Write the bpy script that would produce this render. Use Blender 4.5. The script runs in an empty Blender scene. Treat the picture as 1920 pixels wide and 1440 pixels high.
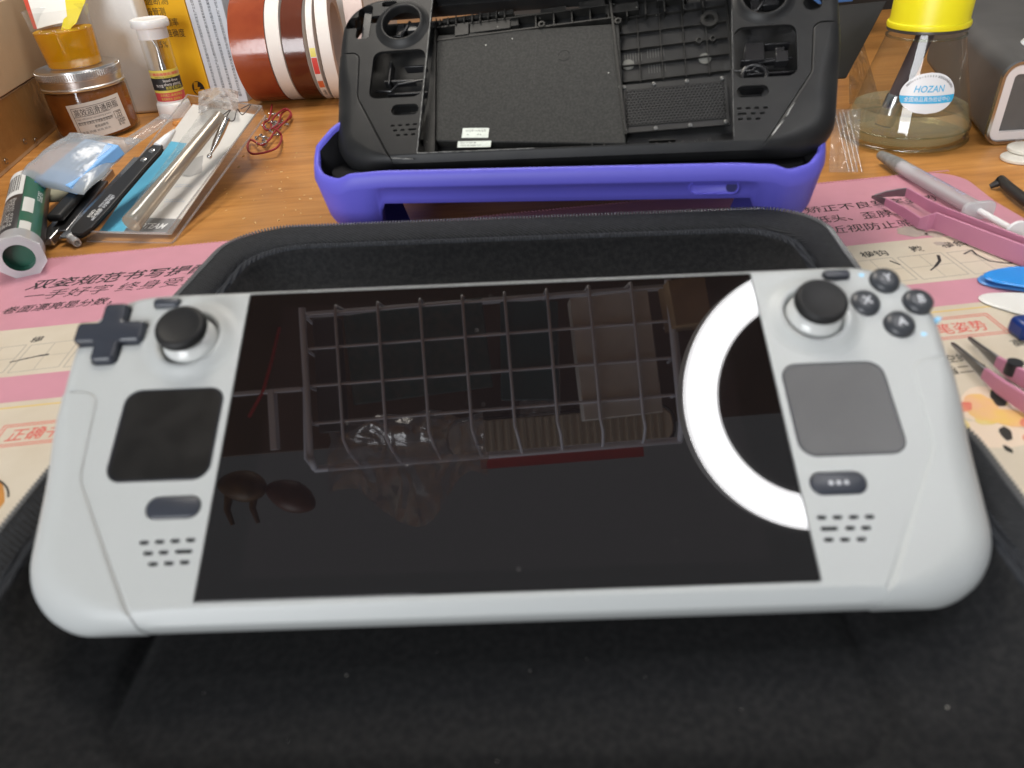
import bpy, bmesh, math, random
from mathutils import Vector, Matrix

random.seed(7)
S = 0.001                       # everything below is written in millimetres
scene = bpy.context.scene
COL = scene.collection

# ------------------------------------------------------------------ camera
CW = ((0.996514, 0.083422, 0.0), (-0.047686, 0.569628, -0.820518), (-0.068449, 0.817658, 0.571621))
FPX, CAMH = 1377.917, 200.0
camd = bpy.data.cameras.new('camera')
cam = bpy.data.objects.new('camera', camd)
COL.objects.link(cam)
camd.sensor_width = 36.0
camd.lens = FPX / 1920 * 36.0
camd.clip_start = 0.005
camd.clip_end = 60
cam.matrix_world = Matrix.Translation((0, 0, CAMH * S)) @ Matrix(CW).to_4x4()
camd.dof.use_dof = True
camd.dof.focus_distance = 0.74
camd.dof.aperture_fstop = 12.0
scene.camera = cam

# ------------------------------------------------------------------ ambient light of the room
world = bpy.data.worlds.new('World')
scene.world = world
world.use_nodes = True
bgn = world.node_tree.nodes['Background']
bgn.inputs[0].default_value = (0.93, 0.96, 1.0, 1)
bgn.inputs[1].default_value = 0.21
# added unseen fill: soft cool lamp, left of the desk, behind the photographer
wl = bpy.data.lights.new('cool_fill_light', 'AREA')
wl.shape = 'RECTANGLE'; wl.size = 0.9; wl.size_y = 1.1
wl.energy = 40.0; wl.color = (0.95, 0.975, 1.0)
wlo = bpy.data.objects.new('cool_fill_light', wl)
COL.objects.link(wlo)
wlo.location = (-0.85, -1.25, 0.42)
wlo.rotation_euler = (Vector((0, 0.3, 0.2)) - wlo.location).to_track_quat('-Z', 'Y').to_euler()

# unseen warm lamp, added to brighten the back of the bench
rm = bpy.data.lights.new('warm_fill_light', 'AREA')
rm.shape = 'RECTANGLE'; rm.size = 0.6; rm.size_y = 0.35
rm.energy = 11.0; rm.color = (1.0, 0.93, 0.83)
rmo = bpy.data.objects.new('warm_fill_light', rm)
COL.objects.link(rmo)
rmo.location = (-0.15, 0.80, 1.05)
rmo.rotation_euler = (Vector((-0.1, 0.78, 0)) - rmo.location).to_track_quat('-Z', 'Y').to_euler()

scene.view_settings.view_transform = 'Standard'
scene.view_settings.look = 'None'
scene.view_settings.exposure = 0
scene.view_settings.gamma = 1
scene.view_settings.use_curve_mapping = False
scene.render.engine = 'CYCLES'
scene.cycles.use_denoising = True
scene.cycles.max_bounces = 10
scene.cycles.transparent_max_bounces = 24
scene.cycles.sample_clamp_indirect = 6.0

# ------------------------------------------------------------------ helpers
def G(u, v, z=0.0):
    """The point at height z (mm) that the photograph shows at pixel u, v."""
    a, b = (u - 960) / FPX, -(v - 720) / FPX
    d = [r[0] * a + r[1] * b - r[2] for r in CW]
    k = (z - CAMH) / d[2]
    return Vector((d[0] * k, d[1] * k, z))

def GY(u, v, y):
    """The point at distance y (mm, into the picture) that the photograph shows at pixel u, v."""
    a, b = (u - 960) / FPX, -(v - 720) / FPX
    d = [r[0] * a + r[1] * b - r[2] for r in CW]
    k = y / d[1]
    return Vector((d[0] * k, y, CAMH + d[2] * k))

def frame(o, ex, ey):
    ex = Vector(ex).normalized(); ey = Vector(ey)
    ez = ex.cross(ey).normalized(); ey = ez.cross(ex)
    return Matrix(((ex.x, ey.x, ez.x, o[0]), (ex.y, ey.y, ez.y, o[1]), (ex.z, ey.z, ez.z, o[2]), (0, 0, 0, 1)))

def T(x, y, z): return Matrix.Translation((x, y, z))
def RZ(d): return Matrix.Rotation(math.radians(d), 4, 'Z')
def RX(d): return Matrix.Rotation(math.radians(d), 4, 'X')
def RY(d): return Matrix.Rotation(math.radians(d), 4, 'Y')
I4 = Matrix.Identity(4)

def upto(p, q):
    """Matrix whose local z axis runs from p to q."""
    d = (Vector(q) - Vector(p)).normalized()
    return Matrix.Translation(p) @ d.to_track_quat('Z', 'Y').to_matrix().to_4x4()

def tag(o, label=None, cat=None, group=None, kind=None):
    if label: o['label'] = label
    if cat: o['category'] = cat
    if group: o['group'] = group
    if kind: o['kind'] = kind
    return o

def thing(name, label, cat, M=I4, group=None):
    o = bpy.data.objects.new(name, None)
    COL.objects.link(o)
    Q = M.copy(); Q.translation = M.translation * S
    o.matrix_world = Q
    o.empty_display_size = 0.01
    return tag(o, label, cat, group)

class MB:
    """Collects shapes (mm) and becomes one mesh object."""
    def __init__(s): s.v = []; s.f = []; s.m = []
    def add(s, vs, fs, mi=0, M=None):
        n = len(s.v)
        for p in vs:
            p = Vector(p)
            s.v.append(M @ p if M is not None else p)
        for f in fs: s.f.append([i + n for i in f]); s.m.append(mi)
        return s
    def box(s, c, d, mi=0, M=None):
        x, y, z = c; a, b, h = d[0] / 2, d[1] / 2, d[2] / 2
        vs = [(x + i * a, y + j * b, z + k * h) for k in (-1, 1) for j in (-1, 1) for i in (-1, 1)]
        return s.add(vs, [(0, 2, 3, 1), (4, 5, 7, 6), (0, 1, 5, 4), (2, 6, 7, 3), (0, 4, 6, 2), (1, 3, 7, 5)], mi, M)
    def prism(s, poly, z0, z1, mi=0, M=None):
        n = len(poly)
        vs = [(p[0], p[1], z0) for p in poly] + [(p[0], p[1], z1) for p in poly]
        fs = [list(range(n))[::-1], list(range(n, 2 * n))]
        fs += [(i, (i + 1) % n, n + (i + 1) % n, n + i) for i in range(n)]
        return s.add(vs, fs, mi, M)
    def rings(s, rings, mi=0, M=None, cap0=True, cap1=True, closed=True):
        n = len(rings[0]); vs = [p for r in rings for p in r]; fs = []
        for k in range(len(rings) - 1):
            for i in range(n if closed else n - 1):
                j = (i + 1) % n
                fs.append((k * n + i, k * n + j, (k + 1) * n + j, (k + 1) * n + i))
        if cap0: fs.append(list(range(n))[::-1])
        if cap1: fs.append([(len(rings) - 1) * n + i for i in range(n)])
        return s.add(vs, fs, mi, M)
    def lathe(s, prof, n=40, mi=0, M=None, cap0=True, cap1=True, a0=0.0, a1=360.0):
        full = abs(a1 - a0 - 360) < 1e-6
        R = []
        for r, z in prof:
            r = max(r, 0.004)
            R.append([(r * math.cos(math.radians(a0 + (a1 - a0) * i / (n if full else n - 1))), r * math.sin(math.radians(a0 + (a1 - a0) * i / (n if full else n - 1))), z) for i in range(n)])
        return s.rings(R, mi, M, cap0 and full, cap1 and full, full)
    def tube(s, path, r, n=8, mi=0, M=None, closed=False):
        P = [Vector(p) for p in path]; N = len(P); R = []
        up = Vector((0.13, 0.2, 0.97))
        for i in range(N):
            a = P[i - 1] if (i > 0 or closed) else P[i]
            b = P[(i + 1) % N] if (i < N - 1 or closed) else P[i]
            d = (b - a).normalized()
            if abs(d.dot(up)) > 0.97: up = Vector((0.9, 0.3, 0.1))
            x = d.cross(up).normalized(); y = x.cross(d)
            up = y
            rr = r[i] if isinstance(r, (list, tuple)) else r
            R.append([P[i] + (x * math.cos(2 * math.pi * k / n) + y * math.sin(2 * math.pi * k / n)) * rr for k in range(n)])
        if closed: R.append(R[0]); return s.rings(R, mi, M, False, False)
        return s.rings(R, mi, M)
    def grid(s, fn, nu, nv, mi=0, M=None):
        vs = [fn(i / nu, j / nv) for j in range(nv + 1) for i in range(nu + 1)]
        w = nu + 1
        return s.add(vs, [(j * w + i, j * w + i + 1, (j + 1) * w + i + 1, (j + 1) * w + i) for j in range(nv) for i in range(nu)], mi, M)
    def slab(s, c00, c10, c11, c01, t, nu=1, nv=1, bump=None, mi=0, M=None):
        """A sheet between four corners, t thick (added above), optionally wavy."""
        c00, c10, c11, c01 = map(Vector, (c00, c10, c11, c01))
        nrm = (c10 - c00).cross(c01 - c00).normalized()
        def pt(u, v, top):
            p = (c00 * (1 - u) + c10 * u) * (1 - v) + (c01 * (1 - u) + c11 * u) * v
            h = bump(u, v) if bump else 0
            return p + nrm * (h + (t if top else 0))
        vs = [pt(i / nu, j / nv, k) for k in (0, 1) for j in range(nv + 1) for i in range(nu + 1)]
        w = nu + 1; L = w * (nv + 1); fs = []
        for j in range(nv):
            for i in range(nu):
                a = j * w + i
                fs.append((a, a + w, a + w + 1, a + 1)); fs.append((L + a, L + a + 1, L + a + w + 1, L + a + w))
        for i in range(nu):
            fs.append((i, i + 1, L + i + 1, L + i)); a = nv * w + i; fs.append((a + 1, a, L + a, L + a + 1))
        for j in range(nv):
            a = j * w; fs.append((a + w, a, L + a, L + a + w)); a = j * w + nu; fs.append((a, a + w, L + a + w, L + a))
        return s.add(vs, fs, mi, M)

def obj(name, mb, mats, parent=None, smooth=32, bevel=0, seg=2, sub=0, M=None, fixn=True, weighted=False):
    me = bpy.data.meshes.new(name)
    me.from_pydata([tuple((M @ p if M is not None else p) * S) for p in mb.v], [], mb.f)
    if not isinstance(mats, (list, tuple)): mats = [mats]
    for m in mats: me.materials.append(m)
    me.polygons.foreach_set('material_index', mb.m)
    bm = bmesh.new(); bm.from_mesh(me)
    bmesh.ops.remove_doubles(bm, verts=bm.verts, dist=2e-6)
    if fixn: bmesh.ops.recalc_face_normals(bm, faces=bm.faces)
    bm.to_mesh(me); bm.free()
    o = bpy.data.objects.new(name, me)
    COL.objects.link(o)
    if parent is not None: o.parent = parent
    if bevel:
        b = o.modifiers.new('bevel', 'BEVEL'); b.width = bevel * S; b.segments = seg; b.limit_method = 'ANGLE'; b.angle_limit = math.radians(35)
    if sub:
        b = o.modifiers.new('sub', 'SUBSURF'); b.levels = sub; b.render_levels = sub
    if smooth:
        for p in me.polygons: p.use_smooth = True
        if smooth < 180:
            me.set_sharp_from_angle(angle=math.radians(smooth))
    if weighted:
        w = o.modifiers.new('wn', 'WEIGHTED_NORMAL'); w.keep_sharp = True; w.weight = 60
    return o

def cut(o, mb, op='DIFFERENCE'):
    """Boolean with a throw-away cutter; the result replaces the mesh."""
    c = obj('cutter', mb, [], None, smooth=0)
    c.parent = o.parent
    md = o.modifiers.new('b', 'BOOLEAN'); md.object = c; md.operation = op; md.solver = 'EXACT'; md.use_self = True
    bpy.context.view_layer.update()
    dg = bpy.context.evaluated_depsgraph_get()
    me = bpy.data.meshes.new_from_object(o.evaluated_get(dg))
    old = o.data; o.modifiers.clear(); o.data = me
    bpy.data.objects.remove(c); bpy.data.meshes.remove(old)
    me.name = o.name
    return o

def resmooth(o, ang=32, weighted=True):
    for p in o.data.polygons: p.use_smooth = True
    o.data.set_sharp_from_angle(angle=math.radians(ang))
    if weighted:
        w = o.modifiers.new('wn', 'WEIGHTED_NORMAL'); w.keep_sharp = True; w.weight = 60

def text(name, s, h, mat, parent, M=I4, align='LEFT', bold=0.0, shear=0.0, fit=None, lines=1.0, depth=0.0, warp=None):
    """Flat lettering; h = cap height in mm, M = local placement in mm."""
    cu = bpy.data.curves.new(name, 'FONT')
    cu.body = s; cu.size = 1.0; cu.align_x = align; cu.shear = shear; cu.offset = bold; cu.space_line = lines
    cu.resolution_u = 3; cu.extrude = depth
    tmp = bpy.data.objects.new(name, cu); COL.objects.link(tmp)
    bpy.context.view_layer.update()
    me = bpy.data.meshes.new_from_object(tmp.evaluated_get(bpy.context.evaluated_depsgraph_get()))
    bpy.data.objects.remove(tmp); bpy.data.curves.remove(cu)
    xs = [v.co.x for v in me.vertices] or [0, 1]
    sx = sy = h / 0.78
    if fit: sx = fit / max(1e-6, max(xs) - min(xs))
    for v in me.vertices:
        p = Vector((v.co.x * sx, v.co.y * sy, v.co.z * sy))
        if warp: p = Vector(warp(p))
        v.co = (M @ p) * S
    me.materials.clear(); me.materials.append(mat)
    o = bpy.data.objects.new(name, me); COL.objects.link(o); o.parent = parent
    return o

def round_poly(pts, seg=8):
    out = []; n = len(pts)
    for i in range(n):
        x, y, r = pts[i]
        p = Vector((x, y)); a = Vector(pts[i - 1][:2]) - p; b = Vector(pts[(i + 1) % n][:2]) - p
        if r <= 0: out.append((x, y)); continue
        a.normalize(); b.normalize()
        half = a.angle(b) / 2
        d = r / math.tan(half)
        c = p + (a + b).normalized() * (r / math.sin(half))
        p0 = p + a * d - c; p1 = p + b * d - c
        a0 = math.atan2(p0.y, p0.x); a1 = math.atan2(p1.y, p1.x)
        da = (a1 - a0 + math.pi) % (2 * math.pi) - math.pi
        for k in range(seg + 1):
            t = a0 + da * k / seg
            out.append((c.x + r * math.cos(t), c.y + r * math.sin(t)))
    return out

def rrect(cx, cy, w, h, r, seg=6):
    return round_poly([(cx - w / 2, cy - h / 2, r), (cx + w / 2, cy - h / 2, r), (cx + w / 2, cy + h / 2, r), (cx - w / 2, cy + h / 2, r)], seg)

def circ(cx, cy, r, n=32): return [(cx + r * math.cos(2 * math.pi * i / n), cy + r * math.sin(2 * math.pi * i / n)) for i in range(n)]

def inset(poly, d):
    """Offset a counter-clockwise outline inwards by d (number or one per point)."""
    n = len(poly); out = []
    for i in range(n):
        a = Vector(poly[i - 1]); b = Vector(poly[(i + 1) % n])
        t = (b - a).normalized(); nrm = Vector((-t.y, t.x))
        dd = d[i] if isinstance(d, list) else d
        out.append((poly[i][0] + nrm.x * dd, poly[i][1] + nrm.y * dd))
    return out

def resample(poly, n):
    P = [Vector(p) for p in poly] + [Vector(poly[0])]
    L = [0]
    for i in range(len(P) - 1): L.append(L[-1] + (P[i + 1] - P[i]).length)
    out = []; k = 0
    for i in range(n):
        s = L[-1] * i / n
        while L[k + 1] < s: k += 1
        t = (s - L[k]) / max(1e-9, L[k + 1] - L[k])
        q = P[k].lerp(P[k + 1], t); out.append((q.x, q.y))
    return out

def smooth01(a, b, x):
    t = min(1, max(0, (x - a) / (b - a))); return t * t * (3 - 2 * t)

def noise3(x, y, z=0.0):
    from mathutils import noise
    return noise.noise((x, y, z))

# ------------------------------------------------------------------ materials
def srgb(r, g, b):
    f = lambda c: (c / 255 / 12.92) if c / 255 <= 0.04045 else ((c / 255 + 0.055) / 1.055) ** 2.4
    return (f(r), f(g), f(b), 1)

def pmat(name, col, rough=0.5, metal=0.0, spec=0.5, coat=0.0, coat_rough=0.05, trans=0.0, ior=1.45, bump=None, var=None, col2=None, sss=0.0, rvar=0.0, sheen=0.0, alpha=None, speck=None):
    """Principled material; bump=(scale,strength_mm), var=(scale,amount 0..1) mixes towards col2."""
    m = bpy.data.materials.new(name); m.use_nodes = True
    nt = m.node_tree; b = nt.nodes['Principled BSDF']; L = nt.links.new
    col = tuple(col) if len(col) == 4 else tuple(col) + (1,)
    b.inputs['Base Color'].default_value = col
    b.inputs['Roughness'].default_value = rough; b.inputs['Metallic'].default_value = metal
    b.inputs['Specular IOR Level'].default_value = spec; b.inputs['IOR'].default_value = ior
    b.inputs['Coat Weight'].default_value = coat; b.inputs['Coat Roughness'].default_value = coat_rough
    b.inputs['Transmission Weight'].default_value = trans
    if sheen: b.inputs['Sheen Weight'].default_value = sheen
    if sss:
        b.inputs['Subsurface Weight'].default_value = sss; b.inputs['Subsurface Radius'].default_value = (0.004, 0.003, 0.002)
    tc = nt.nodes.new('ShaderNodeTexCoord')
    if var or rvar:
        n = nt.nodes.new('ShaderNodeTexNoise'); n.inputs['Scale'].default_value = (var or (60, 1))[0]; n.inputs['Detail'].default_value = 6
        L(tc.outputs['Object'], n.inputs['Vector'])
        if var:
            mx = nt.nodes.new('ShaderNodeMix'); mx.data_type = 'RGBA'
            c2 = col2 or tuple(c * 0.6 for c in col[:3]) + (1,)
            mx.inputs[6].default_value = col; mx.inputs[7].default_value = c2
            rp = nt.nodes.new('ShaderNodeMapRange'); rp.inputs[1].default_value = 0.38; rp.inputs[2].default_value = 0.68; rp.inputs[4].default_value = var[1]
            L(n.outputs['Fac'], rp.inputs[0]); L(rp.outputs[0], mx.inputs[0]); L(mx.outputs[2], b.inputs['Base Color'])
        if rvar:
            rr = nt.nodes.new('ShaderNodeMapRange'); rr.inputs[3].default_value = max(0.02, rough - rvar); rr.inputs[4].default_value = min(1, rough + rvar)
            L(n.outputs['Fac'], rr.inputs[0]); L(rr.outputs[0], b.inputs['Roughness'])
    if speck:
        # small pale dust: (scale, radius, colour)
        vo = nt.nodes.new('ShaderNodeTexVoronoi'); vo.inputs['Scale'].default_value = speck[0]
        L(tc.outputs['Object'], vo.inputs['Vector'])
        lt = nt.nodes.new('ShaderNodeMath'); lt.operation = 'LESS_THAN'; lt.inputs[1].default_value = speck[1]
        L(vo.outputs['Distance'], lt.inputs[0])
        sp = nt.nodes.new('ShaderNodeSeparateColor'); L(vo.outputs['Color'], sp.inputs[0])
        g = nt.nodes.new('ShaderNodeMath'); g.operation = 'LESS_THAN'; g.inputs[1].default_value = speck[3]
        L(sp.outputs[0], g.inputs[0])
        mu = nt.nodes.new('ShaderNodeMath'); mu.operation = 'MULTIPLY'; L(lt.outputs[0], mu.inputs[0]); L(g.outputs[0], mu.inputs[1])
        mx2 = nt.nodes.new('ShaderNodeMix'); mx2.data_type = 'RGBA'; mx2.inputs[7].default_value = speck[2]
        src = b.inputs['Base Color'].links[0].from_socket if b.inputs['Base Color'].links else None
        if src: L(src, mx2.inputs[6])
        else: mx2.inputs[6].default_value = col
        L(mu.outputs[0], mx2.inputs[0]); L(mx2.outputs[2], b.inputs['Base Color'])
    if bump:
        n2 = nt.nodes.new('ShaderNodeTexNoise'); n2.inputs['Scale'].default_value = bump[0]; n2.inputs['Detail'].default_value = 4
        L(tc.outputs['Object'], n2.inputs['Vector'])
        bp = nt.nodes.new('ShaderNodeBump'); bp.inputs['Strength'].default_value = 1.0; bp.inputs['Distance'].default_value = bump[1] * S
        L(n2.outputs['Fac'], bp.inputs['Height']); L(bp.outputs[0], b.inputs['Normal'])
    return m

def film(name, tint=(0.96, 0.97, 0.98), gloss=0.12, rough=0.12, haze=0.0, hazecol=(0.8, 0.82, 0.85), bump=None):
    """Thin clear plastic or glass wall: see-through with Fresnel shine, optionally milky."""
    m = bpy.data.materials.new(name); m.use_nodes = True
    nt = m.node_tree; nt.nodes.clear(); L = nt.links.new; N = nt.nodes.new
    out = N('ShaderNodeOutputMaterial'); tr = N('ShaderNodeBsdfTransparent'); tr.inputs[0].default_value = tuple(tint) + (1,)
    gl = N('ShaderNodeBsdfGlossy'); gl.inputs[1].default_value = rough
    fr = N('ShaderNodeLayerWeight'); fr.inputs[0].default_value = 0.5
    pw = N('ShaderNodeMath'); pw.operation = 'POWER'; pw.inputs[1].default_value = 4.5; L(fr.outputs['Facing'], pw.inputs[0])
    ad = N('ShaderNodeMath'); ad.operation = 'MULTIPLY_ADD'; ad.inputs[1].default_value = 0.55; ad.inputs[2].default_value = gloss * 0.6; ad.use_clamp = True
    L(pw.outputs[0], ad.inputs[0])
    src = tr.outputs[0]
    if haze:
        df = N('ShaderNodeBsdfDiffuse'); df.inputs[0].default_value = tuple(hazecol) + (1,)
        tl = N('ShaderNodeBsdfTranslucent'); tl.inputs[0].default_value = tuple(hazecol) + (1,)
        m0 = N('ShaderNodeMixShader'); m0.inputs[0].default_value = 0.4; L(df.outputs[0], m0.inputs[1]); L(tl.outputs[0], m0.inputs[2])
        m1 = N('ShaderNodeMixShader'); m1.inputs[0].default_value = haze; L(tr.outputs[0], m1.inputs[1]); L(m0.outputs[0], m1.inputs[2]); src = m1.outputs[0]
    mx = N('ShaderNodeMixShader'); L(ad.outputs[0], mx.inputs[0]); L(src, mx.inputs[1]); L(gl.outputs[0], mx.inputs[2]); L(mx.outputs[0], out.inputs[0])
    if bump:
        tc = N('ShaderNodeTexCoord'); n2 = N('ShaderNodeTexNoise'); n2.inputs['Scale'].default_value = bump[0]; n2.inputs['Detail'].default_value = 3
        L(tc.outputs['Object'], n2.inputs['Vector'])
        bp = N('ShaderNodeBump'); bp.inputs['Strength'].default_value = 1; bp.inputs['Distance'].default_value = bump[1] * S
        L(n2.outputs['Fac'], bp.inputs['Height']); L(bp.outputs[0], gl.inputs['Normal']); L(bp.outputs[0], fr.inputs['Normal'])
    return m

def wood_mat():
    m = bpy.data.materials.new('orange_wood'); m.use_nodes = True
    nt = m.node_tree; b = nt.nodes['Principled BSDF']; L = nt.links.new; N = nt.nodes.new
    tc = N('ShaderNodeTexCoord'); mp = N('ShaderNodeMapping'); mp.inputs['Scale'].default_value = (5, 46, 5); mp.inputs['Rotation'].default_value = (0, 0, math.radians(6))
    L(tc.outputs['Object'], mp.inputs[0])
    n = N('ShaderNodeTexNoise'); n.inputs['Scale'].default_value = 2.4; n.inputs['Detail'].default_value = 9; n.inputs['Roughness'].default_value = 0.62; n.inputs['Distortion'].default_value = 0.6
    L(mp.outputs[0], n.inputs['Vector'])
    r = N('ShaderNodeValToRGB'); e = r.color_ramp.elements
    e[0].position = 0.3; e[0].color = (0.38, 0.155, 0.036, 1); e[1].position = 0.72; e[1].color = (0.60, 0.29, 0.085, 1)
    x = e.new(0.5); x.color = (0.51, 0.225, 0.055, 1)
    L(n.outputs['Fac'], r.inputs[0])
    n3 = N('ShaderNodeTexNoise'); n3.inputs['Scale'].default_value = 9; n3.inputs['Detail'].default_value = 5; L(tc.outputs['Object'], n3.inputs['Vector'])
    mx = N('ShaderNodeMix'); mx.data_type = 'RGBA'; mx.blend_type = 'MULTIPLY'; mx.inputs[0].default_value = 0.5
    L(r.outputs[0], mx.inputs[6]); L(n3.outputs['Color'], mx.inputs[7])
    mr = N('ShaderNodeMapRange'); mr.inputs[1].default_value = .3; mr.inputs[2].default_value = .7; mr.inputs[3].default_value = .62; mr.inputs[4].default_value = 1.12
    L(n3.outputs['Fac'], mr.inputs[0]); L(mr.outputs[0], mx.inputs[7]); mx.inputs[0].default_value = 0.8
    L(mx.outputs[2], b.inputs['Base Color'])
    b.inputs['Roughness'].default_value = 0.36
    mr2 = N('ShaderNodeMapRange'); mr2.inputs[3].default_value = .24; mr2.inputs[4].default_value = .5; L(n3.outputs['Fac'], mr2.inputs[0]); L(mr2.outputs[0], b.inputs['Roughness'])
    bp = N('ShaderNodeBump'); bp.inputs['Distance'].default_value = 0.00012; L(n.outputs['Fac'], bp.inputs['Height']); L(bp.outputs[0], b.inputs['Normal'])
    return m

def weave_mat(name, col, scale, dist, rough=0.75, twill=True):
    m = pmat(name, col, rough, spec=0.35, var=(400, 0.5), col2=tuple(c * 2.0 for c in col[:3]) + (1,))
    nt = m.node_tree; b = nt.nodes['Principled BSDF']; L = nt.links.new; N = nt.nodes.new
    tc = N('ShaderNodeTexCoord')
    w1 = N('ShaderNodeTexWave'); w1.inputs['Scale'].default_value = scale; w1.inputs['Distortion'].default_value = 1.5; w1.inputs['Detail'].default_value = 1
    w1.bands_direction = 'DIAGONAL' if twill else 'X'
    L(tc.outputs['Object'], w1.inputs['Vector'])
    bp = N('ShaderNodeBump'); bp.inputs['Distance'].default_value = dist * S; L(w1.outputs['Fac'], bp.inputs['Height']); L(bp.outputs[0], b.inputs['Normal'])
    return m

WHITE = pmat('white_plastic', (0.382, 0.395, 0.392), 0.42, spec=0.4, bump=(2600, 0.012), var=(25, 0.2), col2=(0.36, 0.373, 0.372, 1))
DKGREY = pmat('dark_grey_plastic', (0.027, 0.031, 0.042), 0.40, spec=0.6, bump=(3000, 0.01), rvar=0.06)
DPADM = pmat('direction_pad_plastic', (0.030, 0.034, 0.045), 0.27, spec=0.5, bump=(3000, 0.01))
WHITEG = pmat('glossy_white_plastic', (0.50, 0.51, 0.50), 0.16, spec=0.5)
BUTTON = pmat('button_plastic', (0.035, 0.038, 0.044), 0.33, spec=0.5)
RUBBER = pmat('stick_rubber', (0.010, 0.010, 0.0105), 0.55, spec=.32, bump=(3500, 0.02))
PAD = pmat('trackpad_plastic', (0.005, 0.0045, 0.004), 0.31, spec=0.7, rvar=0.05, var=(120, 0.5), col2=(0.012, 0.011, 0.010, 1), bump=(3800, 0.02))
PADEDGE = pmat('trackpad_edge', (0.015, 0.016, 0.02), 0.3)
SCREEN = pmat('screen_active', (0.0070, 0.0056, 0.0061), 0.02, spec=1.0, ior=1.5)
BEZEL = pmat('screen_bezel', (0.0055, 0.0047, 0.005), 0.02, spec=0.95, ior=1.5)
HOLE = pmat('hole_black', (0.006, 0.006, 0.010), 0.8, spec=.1)
BLUEGLINT = pmat('glint_blue', (0.30, 0.58, 0.80), 0.4)
LETTERW = pmat('pale_print', (0.42, 0.43, 0.45), 0.4)
BLACKP = pmat('matt_black_plastic', (0.010, 0.0102, 0.0108), 0.46, spec=0.30, bump=(2400, 0.02), var=(60, 0.5), col2=(0.022, 0.022, 0.021, 1))
BLACKIN = pmat('inner_black_plastic', (0.009, 0.009, 0.0085), 0.46, spec=.32, bump=(900, 0.05), var=(150, 0.6), col2=(0.024, 0.023, 0.021, 1), speck=(420, 0.12, (0.35, 0.34, 0.31, 1), 0.05))
BLACKSHEET = pmat('fibrous_black_sheet', (0.019, 0.019, 0.018), 0.62, spec=.25, bump=(2200, 0.10), var=(900, 0.7), col2=(0.04, 0.04, 0.037, 1), speck=(300, 0.14, (0.4, 0.4, 0.37, 1), 0.035))
GLUE = pmat('grey_glue_residue', (0.22, 0.22, 0.21), 0.5, bump=(1200, 0.25), var=(300, 0.9), col2=(0.05, 0.05, 0.05, 1))
STICKER = pmat('white_sticker', (0.62, 0.66, 0.60), 0.4, var=(300, .3))
INK = pmat('black_ink', (0.02, 0.02, 0.022), 0.5)
INKG = pmat('grey_ink', (0.16, 0.16, 0.17), 0.5)
REDINK = pmat('red_ink', (0.62, 0.06, 0.05), 0.5)
WHITEINK = pmat('white_ink', (0.75, 0.75, 0.74), 0.45)
STEEL = pmat('bright_steel', (0.62, 0.62, 0.62), 0.24, metal=1.0, rvar=0.1)
DKSTEEL = pmat('dark_steel', (0.22, 0.22, 0.23), 0.3, metal=1.0)
PURPLE = pmat('purple_silicone', (0.112, 0.104, 0.54), 0.46, spec=0.35, bump=(2200, 0.02), var=(40, .3), col2=(0.13, 0.115, 0.55, 1))
DKPURPLE = pmat('dark_purple_recess', (0.012, 0.012, 0.10), 0.6)
LINING = pmat('black_fleece_lining', (0.0145, 0.015, 0.016), 0.9, spec=0.12, bump=(1300, 0.3), var=(420, 0.8), col2=(0.027, 0.027, 0.0275, 1), sheen=0.06)
TWILL = weave_mat('black_twill', (0.012, 0.013, 0.015), 260, 0.35)
RIBBON = weave_mat('ribbed_piping', (0.014, 0.016, 0.02), 170, 0.4, twill=False)
ZIP = pmat('black_zip_plastic', (0.02, 0.02, 0.022), 0.3)
ZIPT = pmat('zip_teeth_plastic', (0.12, 0.12, 0.122), 0.25, spec=.8)
PINK = pmat('pink_mat_print', (0.575, 0.262, 0.325), 0.42, var=(45, 0.45), col2=(0.50, 0.235, 0.28, 1), bump=(1200, 0.03))
CREAM = pmat('cream_mat_print', (0.60, 0.53, 0.425), 0.42, var=(30, 0.6), col2=(0.52, 0.44, 0.33, 1), bump=(1200, 0.03))
STAIN = pmat('grey_stain', (0.36, 0.31, 0.27), 0.5, var=(150, .7), col2=(0.46, 0.38, 0.31, 1))
YELLOWLINE = pmat('yellow_line', (0.66, 0.48, 0.16), 0.5)
GRIDINK = pmat('faint_grey_line', (0.36, 0.33, 0.29), 0.5)
WOOD = wood_mat()
# ------------------------------------------------------------------ setting: the desk
mb = MB(); mb.box((0, 600, -14), (2600, 2400, 28))
tag(obj('desk_top', mb, WOOD, smooth=0), kind='structure')

# ------------------------------------------------------------------ the ring lamp that lights the bench
EMIT = bpy.data.materials.new('ring_lamp_light'); EMIT.use_nodes = True
_n = EMIT.node_tree; _b = _n.nodes['Principled BSDF']
_b.inputs['Base Color'].default_value = (0.8, 0.8, 0.8, 1)
_b.inputs['Emission Color'].default_value = (0.99, 0.985, 1.0, 1); _b.inputs['Emission Strength'].default_value = 22.0
LAMPW = pmat('lamp_housing', (0.6, 0.6, 0.6), 0.4)
_tc = _n.nodes.new('ShaderNodeTexCoord'); _sx = _n.nodes.new('ShaderNodeSeparateXYZ'); _n.links.new(_tc.outputs['Object'], _sx.inputs[0])
def _mth(op, a, b=None, c=None):
    q = _n.nodes.new('ShaderNodeMath'); q.operation = op
    for i, x in enumerate((a, b, c)):
        if x is None: continue
        if isinstance(x, (int, float)): q.inputs[i].default_value = x
        else: _n.links.new(x, q.inputs[i])
    return q.outputs[0]
_r = _mth('SQRT', _mth('ADD', _mth('MULTIPLY', _sx.outputs[0], _sx.outputs[0]), _mth('MULTIPLY', _sx.outputs[1], _sx.outputs[1])))
_d = _mth('ABSOLUTE', _mth('MULTIPLY_ADD', _r, 1 / 0.017, -0.1175 / 0.017))      # 0 over the LED strip, 1 at the diffuser's edges
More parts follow.
